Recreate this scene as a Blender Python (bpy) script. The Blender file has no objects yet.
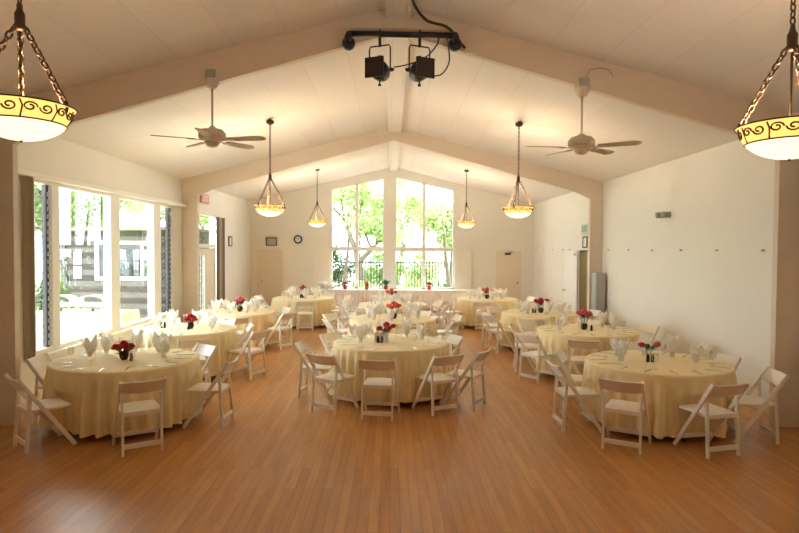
import bpy, bmesh, math, random
from mathutils import Vector, Matrix
R_ = random.Random(7)
sc = bpy.context.scene
COL = sc.collection
PI = math.pi

# ------------------------------------------------------------------ materials
def mat(name, col, rough=0.5, metal=0.0, spec=0.5, coat=0.0, emis=None, estr=0.0, sheen=0.0):
    m = bpy.data.materials.new(name); m.use_nodes = True
    b = m.node_tree.nodes['Principled BSDF']
    b.inputs['Base Color'].default_value = (*col, 1)
    b.inputs['Roughness'].default_value = rough
    b.inputs['Metallic'].default_value = metal
    b.inputs['Specular IOR Level'].default_value = spec
    b.inputs['Coat Weight'].default_value = coat
    b.inputs['Sheen Weight'].default_value = sheen
    if emis:
        b.inputs['Emission Color'].default_value = (*emis, 1)
        b.inputs['Emission Strength'].default_value = estr
    return m

def noisy(m, scale, amt, bump=0.0, stretch=(1, 1, 1)):
    """mottle the base colour of a paint or cloth and give it a fine relief"""
    nt = m.node_tree; N = nt.nodes; b = N['Principled BSDF']
    tc = N.new('ShaderNodeTexCoord'); mp = N.new('ShaderNodeMapping'); mp.inputs['Scale'].default_value = stretch
    nz = N.new('ShaderNodeTexNoise'); nz.inputs['Scale'].default_value = scale; nz.inputs['Detail'].default_value = 4
    nt.links.new(tc.outputs['Object'], mp.inputs[0]); nt.links.new(mp.outputs[0], nz.inputs['Vector'])
    c = b.inputs['Base Color'].default_value[:3]
    mx = N.new('ShaderNodeMix'); mx.data_type = 'RGBA'
    mx.inputs['A'].default_value = (*[v * (1 - amt) for v in c], 1)
    mx.inputs['B'].default_value = (*[min(1, v * (1 + amt)) for v in c], 1)
    nt.links.new(nz.outputs['Fac'], mx.inputs['Factor']); nt.links.new(mx.outputs['Result'], b.inputs['Base Color'])
    if bump:
        bp = N.new('ShaderNodeBump'); bp.inputs['Strength'].default_value = bump; bp.inputs['Distance'].default_value = 0.01
        nt.links.new(nz.outputs['Fac'], bp.inputs['Height']); nt.links.new(bp.outputs[0], b.inputs['Normal'])
    return m

def glassy(name, tint, fac_min=0.04, rough=0.02, gain=0.6):
    m = bpy.data.materials.new(name); m.use_nodes = True
    nt = m.node_tree; N = nt.nodes; N.clear()
    out = N.new('ShaderNodeOutputMaterial'); mix = N.new('ShaderNodeMixShader')
    t = N.new('ShaderNodeBsdfTransparent'); t.inputs[0].default_value = (*tint, 1)
    g = N.new('ShaderNodeBsdfGlossy'); g.inputs['Roughness'].default_value = rough
    lw = N.new('ShaderNodeLayerWeight'); lw.inputs['Blend'].default_value = 0.25
    ma = N.new('ShaderNodeMath'); ma.operation = 'MULTIPLY_ADD'
    ma.inputs[1].default_value = gain; ma.inputs[2].default_value = fac_min
    nt.links.new(lw.outputs['Fresnel'], ma.inputs[0]); nt.links.new(ma.outputs[0], mix.inputs[0])
    nt.links.new(t.outputs[0], mix.inputs[1]); nt.links.new(g.outputs[0], mix.inputs[2])
    nt.links.new(mix.outputs[0], out.inputs[0])
    return m

def translucent(name, col, tcol, fac, rough=0.5):
    m = mat(name, col, rough, spec=0.2)
    nt = m.node_tree; N = nt.nodes
    tr = N.new('ShaderNodeBsdfTranslucent'); tr.inputs[0].default_value = (*tcol, 1)
    mx = N.new('ShaderNodeMixShader'); mx.inputs[0].default_value = fac
    nt.links.new(N['Principled BSDF'].outputs[0], mx.inputs[1]); nt.links.new(tr.outputs[0], mx.inputs[2])
    nt.links.new(mx.outputs[0], N['Material Output'].inputs[0])
    return m

def bricks(name, c1, c2, cm, w, h, mortar, rough, rot, var=0.0, coat=0.0, spec=0.5, bias=0.0):
    m = mat(name, c1, rough, coat=coat, spec=spec)
    nt = m.node_tree; N = nt.nodes; b = N['Principled BSDF']
    tc = N.new('ShaderNodeTexCoord'); mp = N.new('ShaderNodeMapping'); mp.inputs['Rotation'].default_value = rot
    br = N.new('ShaderNodeTexBrick'); br.inputs['Scale'].default_value = 1
    br.inputs['Color1'].default_value = (*c1, 1); br.inputs['Color2'].default_value = (*c2, 1); br.inputs['Mortar'].default_value = (*cm, 1)
    br.inputs['Brick Width'].default_value = w; br.inputs['Row Height'].default_value = h
    br.inputs['Mortar Size'].default_value = mortar; br.inputs['Bias'].default_value = bias
    br.inputs['Mortar Smooth'].default_value = 0.3
    br.offset = 0.37; br.offset_frequency = 2
    nt.links.new(tc.outputs['Object'], mp.inputs[0]); nt.links.new(mp.outputs[0], br.inputs['Vector'])
    src = br.outputs['Color']
    if var:
        nz = N.new('ShaderNodeTexNoise'); nz.inputs['Scale'].default_value = 3.0; nz.inputs['Detail'].default_value = 6
        mp2 = N.new('ShaderNodeMapping'); mp2.inputs['Scale'].default_value = (6, 0.5, 1)
        nt.links.new(tc.outputs['Object'], mp2.inputs[0]); nt.links.new(mp2.outputs[0], nz.inputs['Vector'])
        mx = N.new('ShaderNodeMix'); mx.data_type = 'RGBA'; mx.blend_type = 'MULTIPLY'; mx.inputs['Factor'].default_value = var
        rmp = N.new('ShaderNodeValToRGB'); rmp.color_ramp.elements[0].color = (0.45, 0.4, 0.36, 1); rmp.color_ramp.elements[1].color = (1, 1, 1, 1)
        rmp.color_ramp.elements[0].position = 0.3; rmp.color_ramp.elements[1].position = 0.62
        nt.links.new(nz.outputs['Fac'], rmp.inputs[0]); nt.links.new(src, mx.inputs['A']); nt.links.new(rmp.outputs[0], mx.inputs['B'])
        src = mx.outputs['Result']
        rr = N.new('ShaderNodeMapRange'); rr.inputs['To Min'].default_value = rough - 0.01; rr.inputs['To Max'].default_value = rough + 0.06
        nt.links.new(nz.outputs['Fac'], rr.inputs['Value']); nt.links.new(rr.outputs[0], b.inputs['Roughness'])
    nt.links.new(src, b.inputs['Base Color'])
    return m

M = {}
M['wall'] = noisy(mat('cream_wall_paint', (0.82, 0.80, 0.725), 0.55), 1.3, 0.03)
M['beam'] = noisy(mat('beige_beam_paint', (0.73, 0.62, 0.50), 0.55), 2.5, 0.06, stretch=(1, 1, 4))
M['ceiling'] = bricks('ceiling_board', (0.83, 0.80, 0.76), (0.80, 0.77, 0.73), (0.73, 0.69, 0.64), 2.44, 0.61, 0.006, 0.75, (0, 0, PI / 2), spec=0.2)
M['floor'] = bricks('oak_strip_floor', (0.58, 0.285, 0.092), (0.47, 0.215, 0.066), (0.27, 0.115, 0.036), 1.3, 0.083, 0.0022, 0.27, (0, 0, PI / 2), var=0.38, coat=0.0, spec=0.28)
M['trim'] = mat('ivory_trim_paint', (0.84, 0.80, 0.70), 0.45)
M['pegpaint'] = mat('peg_paint', (0.55, 0.52, 0.45), 0.5)
M['door'] = mat('ivory_door_paint', (0.78, 0.69, 0.54), 0.45)
M['white'] = mat('white_gloss_paint', (0.86, 0.85, 0.82), 0.4)
M['chair'] = noisy(mat('white_resin', (0.84, 0.78, 0.69), 0.38), 6, 0.02)
M['seat'] = noisy(mat('ivory_vinyl', (0.85, 0.80, 0.72), 0.45), 10, 0.02)
M['cloth'] = noisy(mat('butter_yellow_cloth', (0.87, 0.74, 0.44), 0.75, sheen=0.15, spec=0.25), 60, 0.03, 0.05)
M['patiocloth'] = noisy(mat('pale_yellow_cloth', (0.84, 0.72, 0.32), 0.8, spec=0.2), 60, 0.03)
M['whitecloth'] = noisy(mat('white_linen', (0.90, 0.86, 0.83), 0.8, spec=0.2), 40, 0.03)
M['napkin'] = translucent('white_napkin', (0.93, 0.91, 0.88), (0.9, 0.87, 0.82), 0.25, 0.8)
M['tabletop'] = mat('brown_laminate', (0.25, 0.16, 0.09), 0.5)
M['black'] = noisy(mat('black_enamel', (0.012, 0.011, 0.011), 0.42), 20, 0.1)
M['blackrub'] = mat('black_rubber_cable', (0.035, 0.022, 0.016), 0.5)
M['bronze'] = noisy(mat('dark_bronze', (0.075, 0.045, 0.028), 0.42, 0.8), 25, 0.2)
M['chain'] = noisy(mat('antique_brass_chain', (0.12, 0.072, 0.042), 0.45, 0.7), 25, 0.2)
M['silver'] = mat('stainless', (0.55, 0.52, 0.48), 0.25, 1.0)
M['chafing'] = mat('brushed_steel', (0.70, 0.72, 0.74), 0.3, 1.0)
M['greymetal'] = noisy(mat('grey_enamel', (0.40, 0.40, 0.36), 0.4), 3, 0.06)
M['tan'] = noisy(mat('tan_vertical_blind', (0.40, 0.31, 0.21), 0.7), 3, 0.05)
M['brown'] = noisy(mat('brown_vertical_blind', (0.17, 0.12, 0.07), 0.7), 3, 0.05)
M['darkstrip'] = mat('dark_louvre_clip', (0.06, 0.055, 0.05), 0.5)
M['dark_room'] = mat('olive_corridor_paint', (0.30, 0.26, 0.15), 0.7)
M['olive'] = mat('jamb_doorway_shade', (0.15, 0.13, 0.075), 0.6)  # dimness of the open doorway painted into the jamb colour
M['glass'] = glassy('clear_pane', (0.93, 0.96, 0.94), 0.02, 0.01, 0.16)
M['louvre'] = glassy('louvre_glass', (0.72, 0.77, 0.77), 0.04, 0.08, 0.15)
M['drinkglass'] = glassy('drinking_glass', (0.985, 0.98, 0.975), 0.03, 0.03, 0.30)
M['fan'] = mat('fan_ivory', (0.72, 0.64, 0.52), 0.45)
M['blade'] = noisy(mat('fan_blade_ivory', (0.60, 0.49, 0.35), 0.5), 4, 0.06)
M['red'] = noisy(mat('red_petal', (0.55, 0.012, 0.03), 0.5), 30, 0.2)
M['crimson'] = noisy(mat('crimson_pink_petal', (0.62, 0.03, 0.09), 0.5), 30, 0.2)
M['pink'] = noisy(mat('pink_petal', (0.75, 0.10, 0.16), 0.5), 30, 0.2)
M['coral'] = noisy(mat('coral_petal', (0.72, 0.10, 0.05), 0.5), 30, 0.2)
M['stemgreen'] = mat('stem_green', (0.06, 0.14, 0.03), 0.6)
M['pot'] = noisy(mat('red_glazed_pot', (0.45, 0.03, 0.02), 0.3), 10, 0.1)
M['terracotta'] = noisy(mat('terracotta_pot', (0.45, 0.17, 0.08), 0.7), 10, 0.1)
M['leaf'] = translucent('spring_leaf', (0.20, 0.29, 0.10), (0.42, 0.55, 0.20), 0.5)
M['leaf2'] = translucent('pale_leaf', (0.33, 0.42, 0.19), (0.58, 0.68, 0.32), 0.5)
M['darkleaf'] = translucent('dark_leaf', (0.05, 0.11, 0.03), (0.10, 0.18, 0.04), 0.3)
M['houseleaf'] = translucent('house_plant_leaf', (0.04, 0.20, 0.06), (0.08, 0.30, 0.06), 0.3)
M['bark'] = noisy(mat('grey_bark', (0.14, 0.105, 0.08), 0.9), 5, 0.35, 0.4, (3, 3, 1))
M['patio'] = noisy(mat('patio_concrete', (0.33, 0.31, 0.28), 0.9), 1.5, 0.12)
M['iron'] = mat('black_iron', (0.03, 0.03, 0.03), 0.5, 0.3)
M['siding'] = bricks('grey_board_siding', (0.145, 0.13, 0.113), (0.125, 0.112, 0.098), (0.06, 0.05, 0.045), 6.0, 0.16, 0.008, 0.8, (PI / 2, PI / 2, 0), spec=0.2)
M['roofing'] = noisy(mat('brown_shingle', (0.20, 0.15, 0.11), 0.9), 6, 0.25, 0.3)
M['paper'] = mat('white_paper', (0.85, 0.86, 0.86), 0.8)
M['bowl'] = mat('alabaster_glass_lit', (0.9, 0.8, 0.6), 0.4, emis=(1.0, 0.76, 0.42), estr=0.42)
M['band'] = mat('amber_glass_lit', (0.8, 0.55, 0.2), 0.4, emis=(1.0, 0.52, 0.13), estr=0.36)
M['exit'] = mat('faded_red_sign', (0.72, 0.33, 0.27), 0.5)
M['greensign'] = mat('pale_green_sign', (0.55, 0.66, 0.50), 0.5)
M['letter'] = mat('sign_lettering', (0.88, 0.80, 0.72), 0.5)
M['greenletter'] = mat('green_lettering', (0.16, 0.34, 0.2), 0.5)
M['wood_frame'] = noisy(mat('dark_frame', (0.07, 0.055, 0.04), 0.5), 12, 0.2)
M['picture'] = noisy(mat('faded_print', (0.46, 0.42, 0.34), 0.6), 5, 0.35)
M['lens'] = mat('amber_filter', (0.03, 0.010, 0.006), 0.35)
M['backwall'] = noisy(mat('near_wall_paint', (0.80, 0.74, 0.63), 0.6), 1.3, 0.03)

# ------------------------------------------------------------------ mesh builder
class MB:
    def __init__(s): s.bm = bmesh.new()
    def box(s, c, size, rot=None, bevel=0.0):
        r = bmesh.ops.create_cube(s.bm, size=1.0)
        vs = r['verts']
        mt = Matrix.Translation(Vector(c)) @ (rot.to_4x4() if rot else Matrix.Identity(4)) @ Matrix.Diagonal((*size, 1))
        bmesh.ops.transform(s.bm, matrix=mt, verts=vs)
        if bevel:
            es = {e for v in vs for e in v.link_edges}
            bmesh.ops.bevel(s.bm, geom=list(es), offset=bevel, segments=2, affect='EDGES', profile=0.5)
        return s
    def bx(s, x0, x1, y0, y1, z0, z1, bevel=0.0):
        return s.box(((x0 + x1) / 2, (y0 + y1) / 2, (z0 + z1) / 2), (abs(x1 - x0), abs(y1 - y0), abs(z1 - z0)), None, bevel)
    def bar(s, p, q, w, d, side=(1, 0, 0), bevel=0.0):
        """box from p to q; w along 'side', d across"""
        p, q = Vector(p), Vector(q); z = (q - p).normalized(); x = Vector(side); x = (x - x.dot(z) * z).normalized(); y = z.cross(x)
        rot = Matrix((x, y, z)).transposed()
        return s.box((p + q) / 2, (w, d, (q - p).length), rot, bevel)
    def tube(s, pts, r, seg=8, close=False):
        pts = [Vector(p) for p in pts]; n = len(pts); rings = []
        rad = r if isinstance(r, (list, tuple)) else [r] * n
        up = None
        for i, p in enumerate(pts):
            if close: t = pts[(i + 1) % n] - pts[i - 1]
            else: t = pts[min(i + 1, n - 1)] - pts[max(i - 1, 0)]
            t.normalize()
            if up is None:
                up = Vector((0, 0, 1)) if abs(t.z) < 0.9 else Vector((1, 0, 0))
            a = (up - up.dot(t) * t).normalized(); b = t.cross(a); up = a
            rings.append([s.bm.verts.new(p + rad[i] * (math.cos(2 * PI * k / seg) * a + math.sin(2 * PI * k / seg) * b)) for k in range(seg)])
        m = n if close else n - 1
        for i in range(m):
            A, B = rings[i], rings[(i + 1) % n]
            for k in range(seg):
                s.bm.faces.new((A[k], A[(k + 1) % seg], B[(k + 1) % seg], B[k]))
        if not close:
            s.bm.faces.new(rings[0][::-1]); s.bm.faces.new(rings[-1])
        return s
    def lathe(s, prof, seg=24, c=(0, 0, 0), axis=None):
        rings = []
        mt = Matrix.Translation(Vector(c))
        if axis is not None:
            mt = mt @ Vector((0, 0, 1)).rotation_difference(Vector(axis)).to_matrix().to_4x4()
        for r, z in prof:
            if r < 1e-5: rings.append([s.bm.verts.new(mt @ Vector((0, 0, z)))])
            else: rings.append([s.bm.verts.new(mt @ Vector((r * math.cos(2 * PI * k / seg), r * math.sin(2 * PI * k / seg), z))) for k in range(seg)])
        for A, B in zip(rings, rings[1:]):
            if len(A) == 1 and len(B) == 1: continue
            for k in range(seg):
                k2 = (k + 1) % seg
                if len(A) == 1: s.bm.faces.new((A[0], B[k2], B[k]))
                elif len(B) == 1: s.bm.faces.new((A[k], A[k2], B[0]))
                else: s.bm.faces.new((A[k], A[k2], B[k2], B[k]))
        return s
    def torus(s, c, R, r, axis=(0, 0, 1), seg=16, sub=6, sx=1.0, xdir=None):
        ax = Vector(axis).normalized(); x = Vector(xdir) if xdir else ax.orthogonal(); x = (x - x.dot(ax) * ax).normalized(); y = ax.cross(x)
        return s.tube([Vector(c) + R * (math.cos(2 * PI * k / seg) * x * sx + math.sin(2 * PI * k / seg) * y) for k in range(seg)], r, sub, True)
    def prism(s, poly, y0, y1):
        """poly of (x, z) extruded along y"""
        a = [s.bm.verts.new((x, y0, z)) for x, z in poly]; b = [s.bm.verts.new((x, y1, z)) for x, z in poly]
        s.bm.faces.new(a); s.bm.faces.new(b[::-1]); n = len(poly)
        for i in range(n): s.bm.faces.new((a[i], b[i], b[(i + 1) % n], a[(i + 1) % n]))
        return s
    def face(s, pts):
        s.bm.faces.new([s.bm.verts.new(Vector(p)) for p in pts]); return s
    def grid(s, fn, nu, nv, closeu=False):
        V = [[s.bm.verts.new(Vector(fn(i / (nu if closeu else nu - 1), j / (nv - 1)))) for j in range(nv)] for i in range(nu)]
        for i in range(nu if closeu else nu - 1):
            for j in range(nv - 1):
                i2 = (i + 1) % nu
                s.bm.faces.new((V[i][j], V[i2][j], V[i2][j + 1], V[i][j + 1]))
        return s
    def mesh(s, name, m, smooth=False, recalc=True):
        if recalc: bmesh.ops.recalc_face_normals(s.bm, faces=s.bm.faces[:])
        me = bpy.data.meshes.new(name); s.bm.to_mesh(me); s.bm.free()
        me.materials.append(m)
        if smooth:
            for p in me.polygons: p.use_smooth = True
        return me
    def build(s, name, m, parent=None, smooth=False, loc=None, recalc=True):
        o = bpy.data.objects.new(name, s.mesh(name, m, smooth, recalc)); COL.objects.link(o)
        if parent: o.parent = parent
        if loc: o.location = loc
        return o

def tag(o, label, cat, group=None, kind=None):
    o['label'] = label; o['category'] = cat
    if group: o['group'] = group
    if kind: o['kind'] = kind
    return o
def struct(o):
    o['kind'] = 'structure'; return o
def empty(name, loc=(0, 0, 0), rz=0.0):
    o = bpy.data.objects.new(name, None); COL.objects.link(o); o.location = loc; o.rotation_euler = (0, 0, rz); o.empty_display_size = 0.1
    return o
def copy_tree(o, parent=None):
    c = o.copy(); COL.objects.link(c)
    if parent: c.parent = parent
    for ch in list(o.children): copy_tree(ch, c)
    return c

# ------------------------------------------------------------------ room
XL, XR, XC = -4.83, 4.93, 0.05
YA, YB, YF, Y0 = 7.05, 13.95, 20.7, -3.0
EAVE, RIDGE = 3.68, 4.92
SL = (RIDGE - EAVE) / (XR - XC)
zc = lambda x: RIDGE - SL * abs(x - XC)

m = MB().bx(XL - 0.1, XR + 0.1, Y0 - 0.1, YF + 0.1, -0.12, 0)
struct(m.build('floor', M['floor']))
for nm, sx in (('ceiling', -1), ('ceiling.001', 1)):
    xe = XC + sx * 5.75
    m = MB().prism([(XC, RIDGE), (xe, zc(xe)), (xe, zc(xe) + 0.14), (XC, RIDGE + 0.14)], Y0 - 0.1, YF + 1.6)  # slabs overrun the walls as unseen eaves, added to block the sun
    struct(m.build('ceiling', M['ceiling']))
# ridge cover boards
m = MB().bx(XC - 0.13, XC + 0.13, Y0, YF, 4.79, 4.93).bx(XC + 0.13, XC + 0.16, Y0, YF, 4.76, 4.90)
struct(m.build('trim_1', M['ceiling']))

# portal frames
def frame(y0, y1, apex, corner, xil=4.53, xir=4.53):
    def half(sx):
        xi = xil if sx < 0 else xir
        X = lambda x: XC + sx * x
        return [(X(0), apex), (X(xi - 0.32), corner + 0.08), (X(xi), corner - 0.07), (X(xi), 0), (X(4.87), 0), (X(4.87), zc(XC + 4.87) + .01), (X(0), RIDGE + .01)]
    m = MB().prism(half(-1), y0, y1).prism(half(1), y0, y1)
    return struct(m.build('beam', M['beam']))
frame(YA, YA + 0.09, 4.62, 3.36, 4.44)
frame(YB, YB + 0.14, 4.62, 3.38, 4.53, 4.59)

# left wall with the big window opening and the garden-door opening
SILL, HEAD = 0.62, 3.02
WY0, WY1 = 8.16, 13.42
DY0, DY1 = 14.85, 17.28
m = MB()
w0, w1 = XL - 0.16, XL
m.bx(w0, w1, Y0, WY0, 0, EAVE + 0.02).bx(w0, w1, WY0, WY1, 0, SILL).bx(w0, w1, WY0, WY1, HEAD, EAVE + 0.02)
m.bx(w0, w1, WY1, DY0, 0, EAVE + 0.02).bx(w0, w1, DY0, DY1, HEAD, EAVE + 0.02).bx(w0, w1, DY1, YF, 0, EAVE + 0.02)
struct(m.build('wall_left', M['wall']))
# right wall with an open doorway
RY0, RY1, RH = 14.45, 15.62, 2.1
m = MB()
m.bx(XR, XR + 0.16, Y0, RY0, 0, EAVE + 0.02).bx(XR, XR + 0.16, RY0, RY1, RH, EAVE + 0.02).bx(XR, XR + 0.16, RY1, YF, 0, EAVE + 0.02)
struct(m.build('wall_right', M['wall']))
# far gable wall
fx = [-2.07, -0.24, 0.13, 2.17]
ft = lambda x: 4.60 - (abs(x - XC) - 0.1) * 0.222
fs = 0.72
m = MB()
m.prism([(XL - .16, 0), (fx[0], 0), (fx[0], zc(fx[0]) + .02), (XL - .16, EAVE + .0)], YF, YF + 0.18)
m.prism([(XR + .16, 0), (fx[3], 0), (fx[3], zc(fx[3]) + .02), (XR + .16, EAVE + .0)], YF, YF + 0.18)
m.prism([(fx[0], 0), (fx[3], 0), (fx[3], fs), (fx[0], fs)], YF, YF + 0.18)
m.prism([(fx[0], ft(fx[0])), (fx[1], ft(fx[1])), (fx[1], zc(fx[1]) + .02), (fx[0], zc(fx[0]) + .02)], YF, YF + 0.18)
m.prism([(fx[3], ft(fx[3])), (fx[2], ft(fx[2])), (fx[2], zc(fx[2]) + .02), (fx[3], zc(fx[3]) + .02)], YF, YF + 0.18)
m.prism([(fx[1], fs), (fx[2], fs), (fx[2], zc(fx[2]) + .02), (XC, RIDGE + .02), (fx[1], zc(fx[1]) + .02)], YF, YF + 0.18)
struct(m.build('wall_far', M['wall']))
m = MB().prism([(XL - .16, 0), (XR + .16, 0), (XR + .16, EAVE), (XC, RIDGE + .02), (XL - .16, EAVE)], Y0 - 0.16, Y0)
struct(m.build('wall_near', M['backwall']))
# corridor behind the open doorway
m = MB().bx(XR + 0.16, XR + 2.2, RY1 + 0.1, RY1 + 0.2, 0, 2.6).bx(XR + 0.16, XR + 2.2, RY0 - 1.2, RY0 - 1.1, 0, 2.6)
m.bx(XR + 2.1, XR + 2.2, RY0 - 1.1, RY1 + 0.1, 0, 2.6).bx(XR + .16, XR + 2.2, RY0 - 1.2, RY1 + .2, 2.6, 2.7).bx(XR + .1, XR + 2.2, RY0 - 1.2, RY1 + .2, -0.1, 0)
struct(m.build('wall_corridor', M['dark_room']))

# rails, picture rail, baseboards
def rail(y0, y1, n):
    m = MB().bx(XR - 0.03, XR, y0, y1, 2.085, 2.135)
    o = struct(m.build('trim_2', M['trim']))
    k = MB()
    for i in range(n):
        y = y0 + (i + 0.5) * (y1 - y0) / n
        k.lathe([(0, -.0), (.012, 0), (.012, .02), (.02, .03), (.02, .04), (0, .045)], 8, (XR - 0.03, y, 2.11), (-1, 0, 0))
    k.build('peg', M['pegpaint'], o)
rail(YA + .2, YB, 6)
rail(RY1 + 0.85, YF, 4)
m = MB().bx(XL, fx[0] - 0.62, YF - 0.035, YF, 2.08, 2.14).bx(fx[3] + 0.62, XR, YF - 0.035, YF, 2.08, 2.14)
struct(m.build('trim_3', M['trim']))
m = MB().bx(XL, XL + .015, DY1 + .1, YF, 2.085, 2.12)
struct(m.build('trim_4', M['trim']))
for nm, a in (('baseboard_right', (XR - .015, XR, YA + .2, RY0 - .1, 0, .12)), ('baseboard_left', (XL, XL + .015, YA + .2, DY0 - .1, 0, .12)),
              ('baseboard_far', (XL + 1.3, XR - 1.5, YF - .015, YF, 0, .12))):
    struct(MB().bx(*a).build(nm, M['trim']))

# ------------------------------------------------------------------ window_1 : long window in the left wall
W = empty('window_1', (XL, 0, 0)); struct(W)
fr = MB()
xo0, xo1 = -0.12, 0.012
for a, b in ((8.16, 8.20), (8.60, 8.80), (10.40, 10.74), (12.27, 12.64), (13.38, 13.42)):
    fr.bx(xo0, xo1, a, b, SILL, HEAD, 0.006)
for a, b in ((8.20, 8.60), (8.80, 10.40), (10.74, 12.27), (12.64, 13.38)):
    fr.bx(xo0, xo1, a, b, SILL, SILL + .06).bx(xo0, xo1, a, b, HEAD - .05, HEAD)
fr.build('window_frame', M['trim'], W)
MB().bx(0, 0.09, WY0 - .1, WY1 + .1, SILL - .04, SILL, 0.006).build('window_sill', M['trim'], W)
for a, b in ((8.80, 10.40), (10.74, 12.27)):
    MB().bx(-0.06, -0.054, a, b, SILL + .06, HEAD - .05).build('pane', M['glass'], W)
for a, b, ca, cb in ((8.20, 8.49, 8.49, 8.60), (12.64, 13.10, 13.10, 13.30)):
    lv = MB(); z = SILL + .12
    rot = Matrix.Rotation(math.radians(12), 3, 'Y')
    while z < HEAD - .08:
        lv.box((-0.06, (a + b) / 2, z), (0.006, b - a - .01, 0.118), rot); z += 0.105
    lv.build('louvre_panel', M['louvre'], W)
    cs = MB().bx(-0.08, -0.02, ca + .02, cb - .02, SILL + .06, HEAD - .05)
    cl = cs.build('louvre_clip_rail', M['darkstrip'], W)
    z = SILL + .12; cm = MB()
    while z < HEAD - .08:
        cm.box((-0.01, (ca + cb) / 2, z), (0.03, 0.03, 0.06), rot); z += 0.105
    cm.build('louvre_clip', M['greymetal'], cl)
struct(MB().bx(-.12, .012, 13.30, 13.42, SILL, HEAD).build('jamb_cover', M['trim'], W))
# valance rail over the window
vb = MB().bx(0, 0.13, 7.6, 13.93, 3.02, 3.10, 0.008)
tag(vb.build('valance_rail', M['trim'], None, loc=(XL, 0, 0)), 'long ivory valance rail above the patio window', 'curtain rail')
# stacked vertical blind
B = empty('vertical_blind', (XL + 0.055, 7.98, 0)); tag(B, 'tan vertical blind drawn open into a narrow stack beside the patio window', 'blind')
for i in range(6):
    o = MB().box((0, -0.06 + i * 0.02, 1.8), (0.085, 0.004, 2.42), Matrix.Rotation(math.radians(12 if i % 2 else 4), 3, 'Z')).build('slat', M['tan'], B)

# ------------------------------------------------------------------ window_2 / door_1 : garden door in the left wall
D = empty('door_1', (XL, 0, 0)); struct(D)
fr = MB()
for a, b in ((14.85, 14.93), (16.42, 16.52), (17.2, 17.28)): fr.bx(-.12, .03, a, b, 0, HEAD, .006)
fr.bx(-.12, .03, 14.93, 17.2, HEAD - .08, HEAD).bx(-.12, .03, 14.93, 16.42, 2.1, 2.2)
fr.build('door_frame', M['trim'], D)
MB().bx(-.06, -.054, 14.93, 16.42, 2.2, HEAD - .08).build('transom_pane', M['glass'], D)
lf = MB()
for a, b, z0, z1 in ((14.95, 15.17, .02, 2.08), (15.75, 16.40, .02, 2.08), (15.17, 15.75, .02, .30), (15.17, 15.75, 1.90, 2.08)):
    lf.bx(-.08, -.035, a, b, z0, z1)
lf = lf.build('door_leaf', M['door'], D)
MB().bx(-.06, -.054, 15.17, 15.75, .3, 1.9).build('pane', M['louvre'], lf)
g = MB()
for i in range(1, 4): g.bx(-.063, -.05, 15.17 + i * .145 - .008, 15.17 + i * .145 + .008, .3, 1.9)
for i in range(1, 10): g.bx(-.063, -.05, 15.17, 15.75, .3 + i * .16 - .008, .3 + i * .16 + .008)
g.build('glazing_bar', M['trim'], lf)
MB().bx(-.035, -.028, 15.01, 15.08, .98, 1.22).tube([(-.03, 15.045, 1.12), (.03, 15.045, 1.12), (.035, 15.16, 1.12)], .011, 8).build('door_handle', M['bronze'], lf)
MB().bx(-.06, -.054, 16.52, 17.2, .05, HEAD - .08).build('side_pane', M['glass'], D)
B = empty('vertical_blind', (XL + 0.05, 16.9, 0)); tag(B, 'brown vertical blind hanging over the sidelight of the glazed garden door', 'blind')
for i, k in enumerate(('brown', 'tan', 'tan', 'brown', 'brown')):
    MB().box((0, -.27 + i * .135, 1.5), (.006, .128, 2.9), Matrix.Rotation(math.radians(-24), 3, 'Z')).build('slat', M[k], B)

# EXIT sign over that door
def sign(name, loc, axis_rz, w, h, face, letter, text, label):
    E = empty(name, loc, axis_rz); tag(E, label, 'sign')
    MB().box((0, 0.025, 0), (w, .05, h), None, .006).build('sign_box', face, E)
    cu = bpy.data.curves.new('t', 'FONT'); cu.body = text; cu.size = h * .95; cu.extrude = .003; cu.align_x = 'CENTER'; cu.align_y = 'CENTER'
    t = bpy.data.objects.new('t', cu); COL.objects.link(t)
    dg = bpy.context.evaluated_depsgraph_get(); me = bpy.data.meshes.new_from_object(t.evaluated_get(dg)); me.materials.append(letter)
    bpy.data.objects.remove(t)
    wv = max(v.co.x for v in me.vertices) - min(v.co.x for v in me.vertices)
    k = min(1, w * .86 / wv)
    o = bpy.data.objects.new('lettering', me); COL.objects.link(o); o.parent = E
    o.rotation_euler = (PI / 2, 0, 0); o.scale = (k, k, 1); o.location = (0, -.002, 0)
    return E
sign('exit_sign', (XL + .05, 15.55, 3.36), PI / 2, .62, .24, M['exit'], M['letter'], 'EXIT', 'faded red exit sign above the glazed garden door')
sign('exit_sign', (XR - .05, 15.1, 2.63), -PI / 2, .5, .27, M['greensign'], M['greenletter'], 'EXIT', 'pale green exit sign above the open dark doorway')

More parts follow.
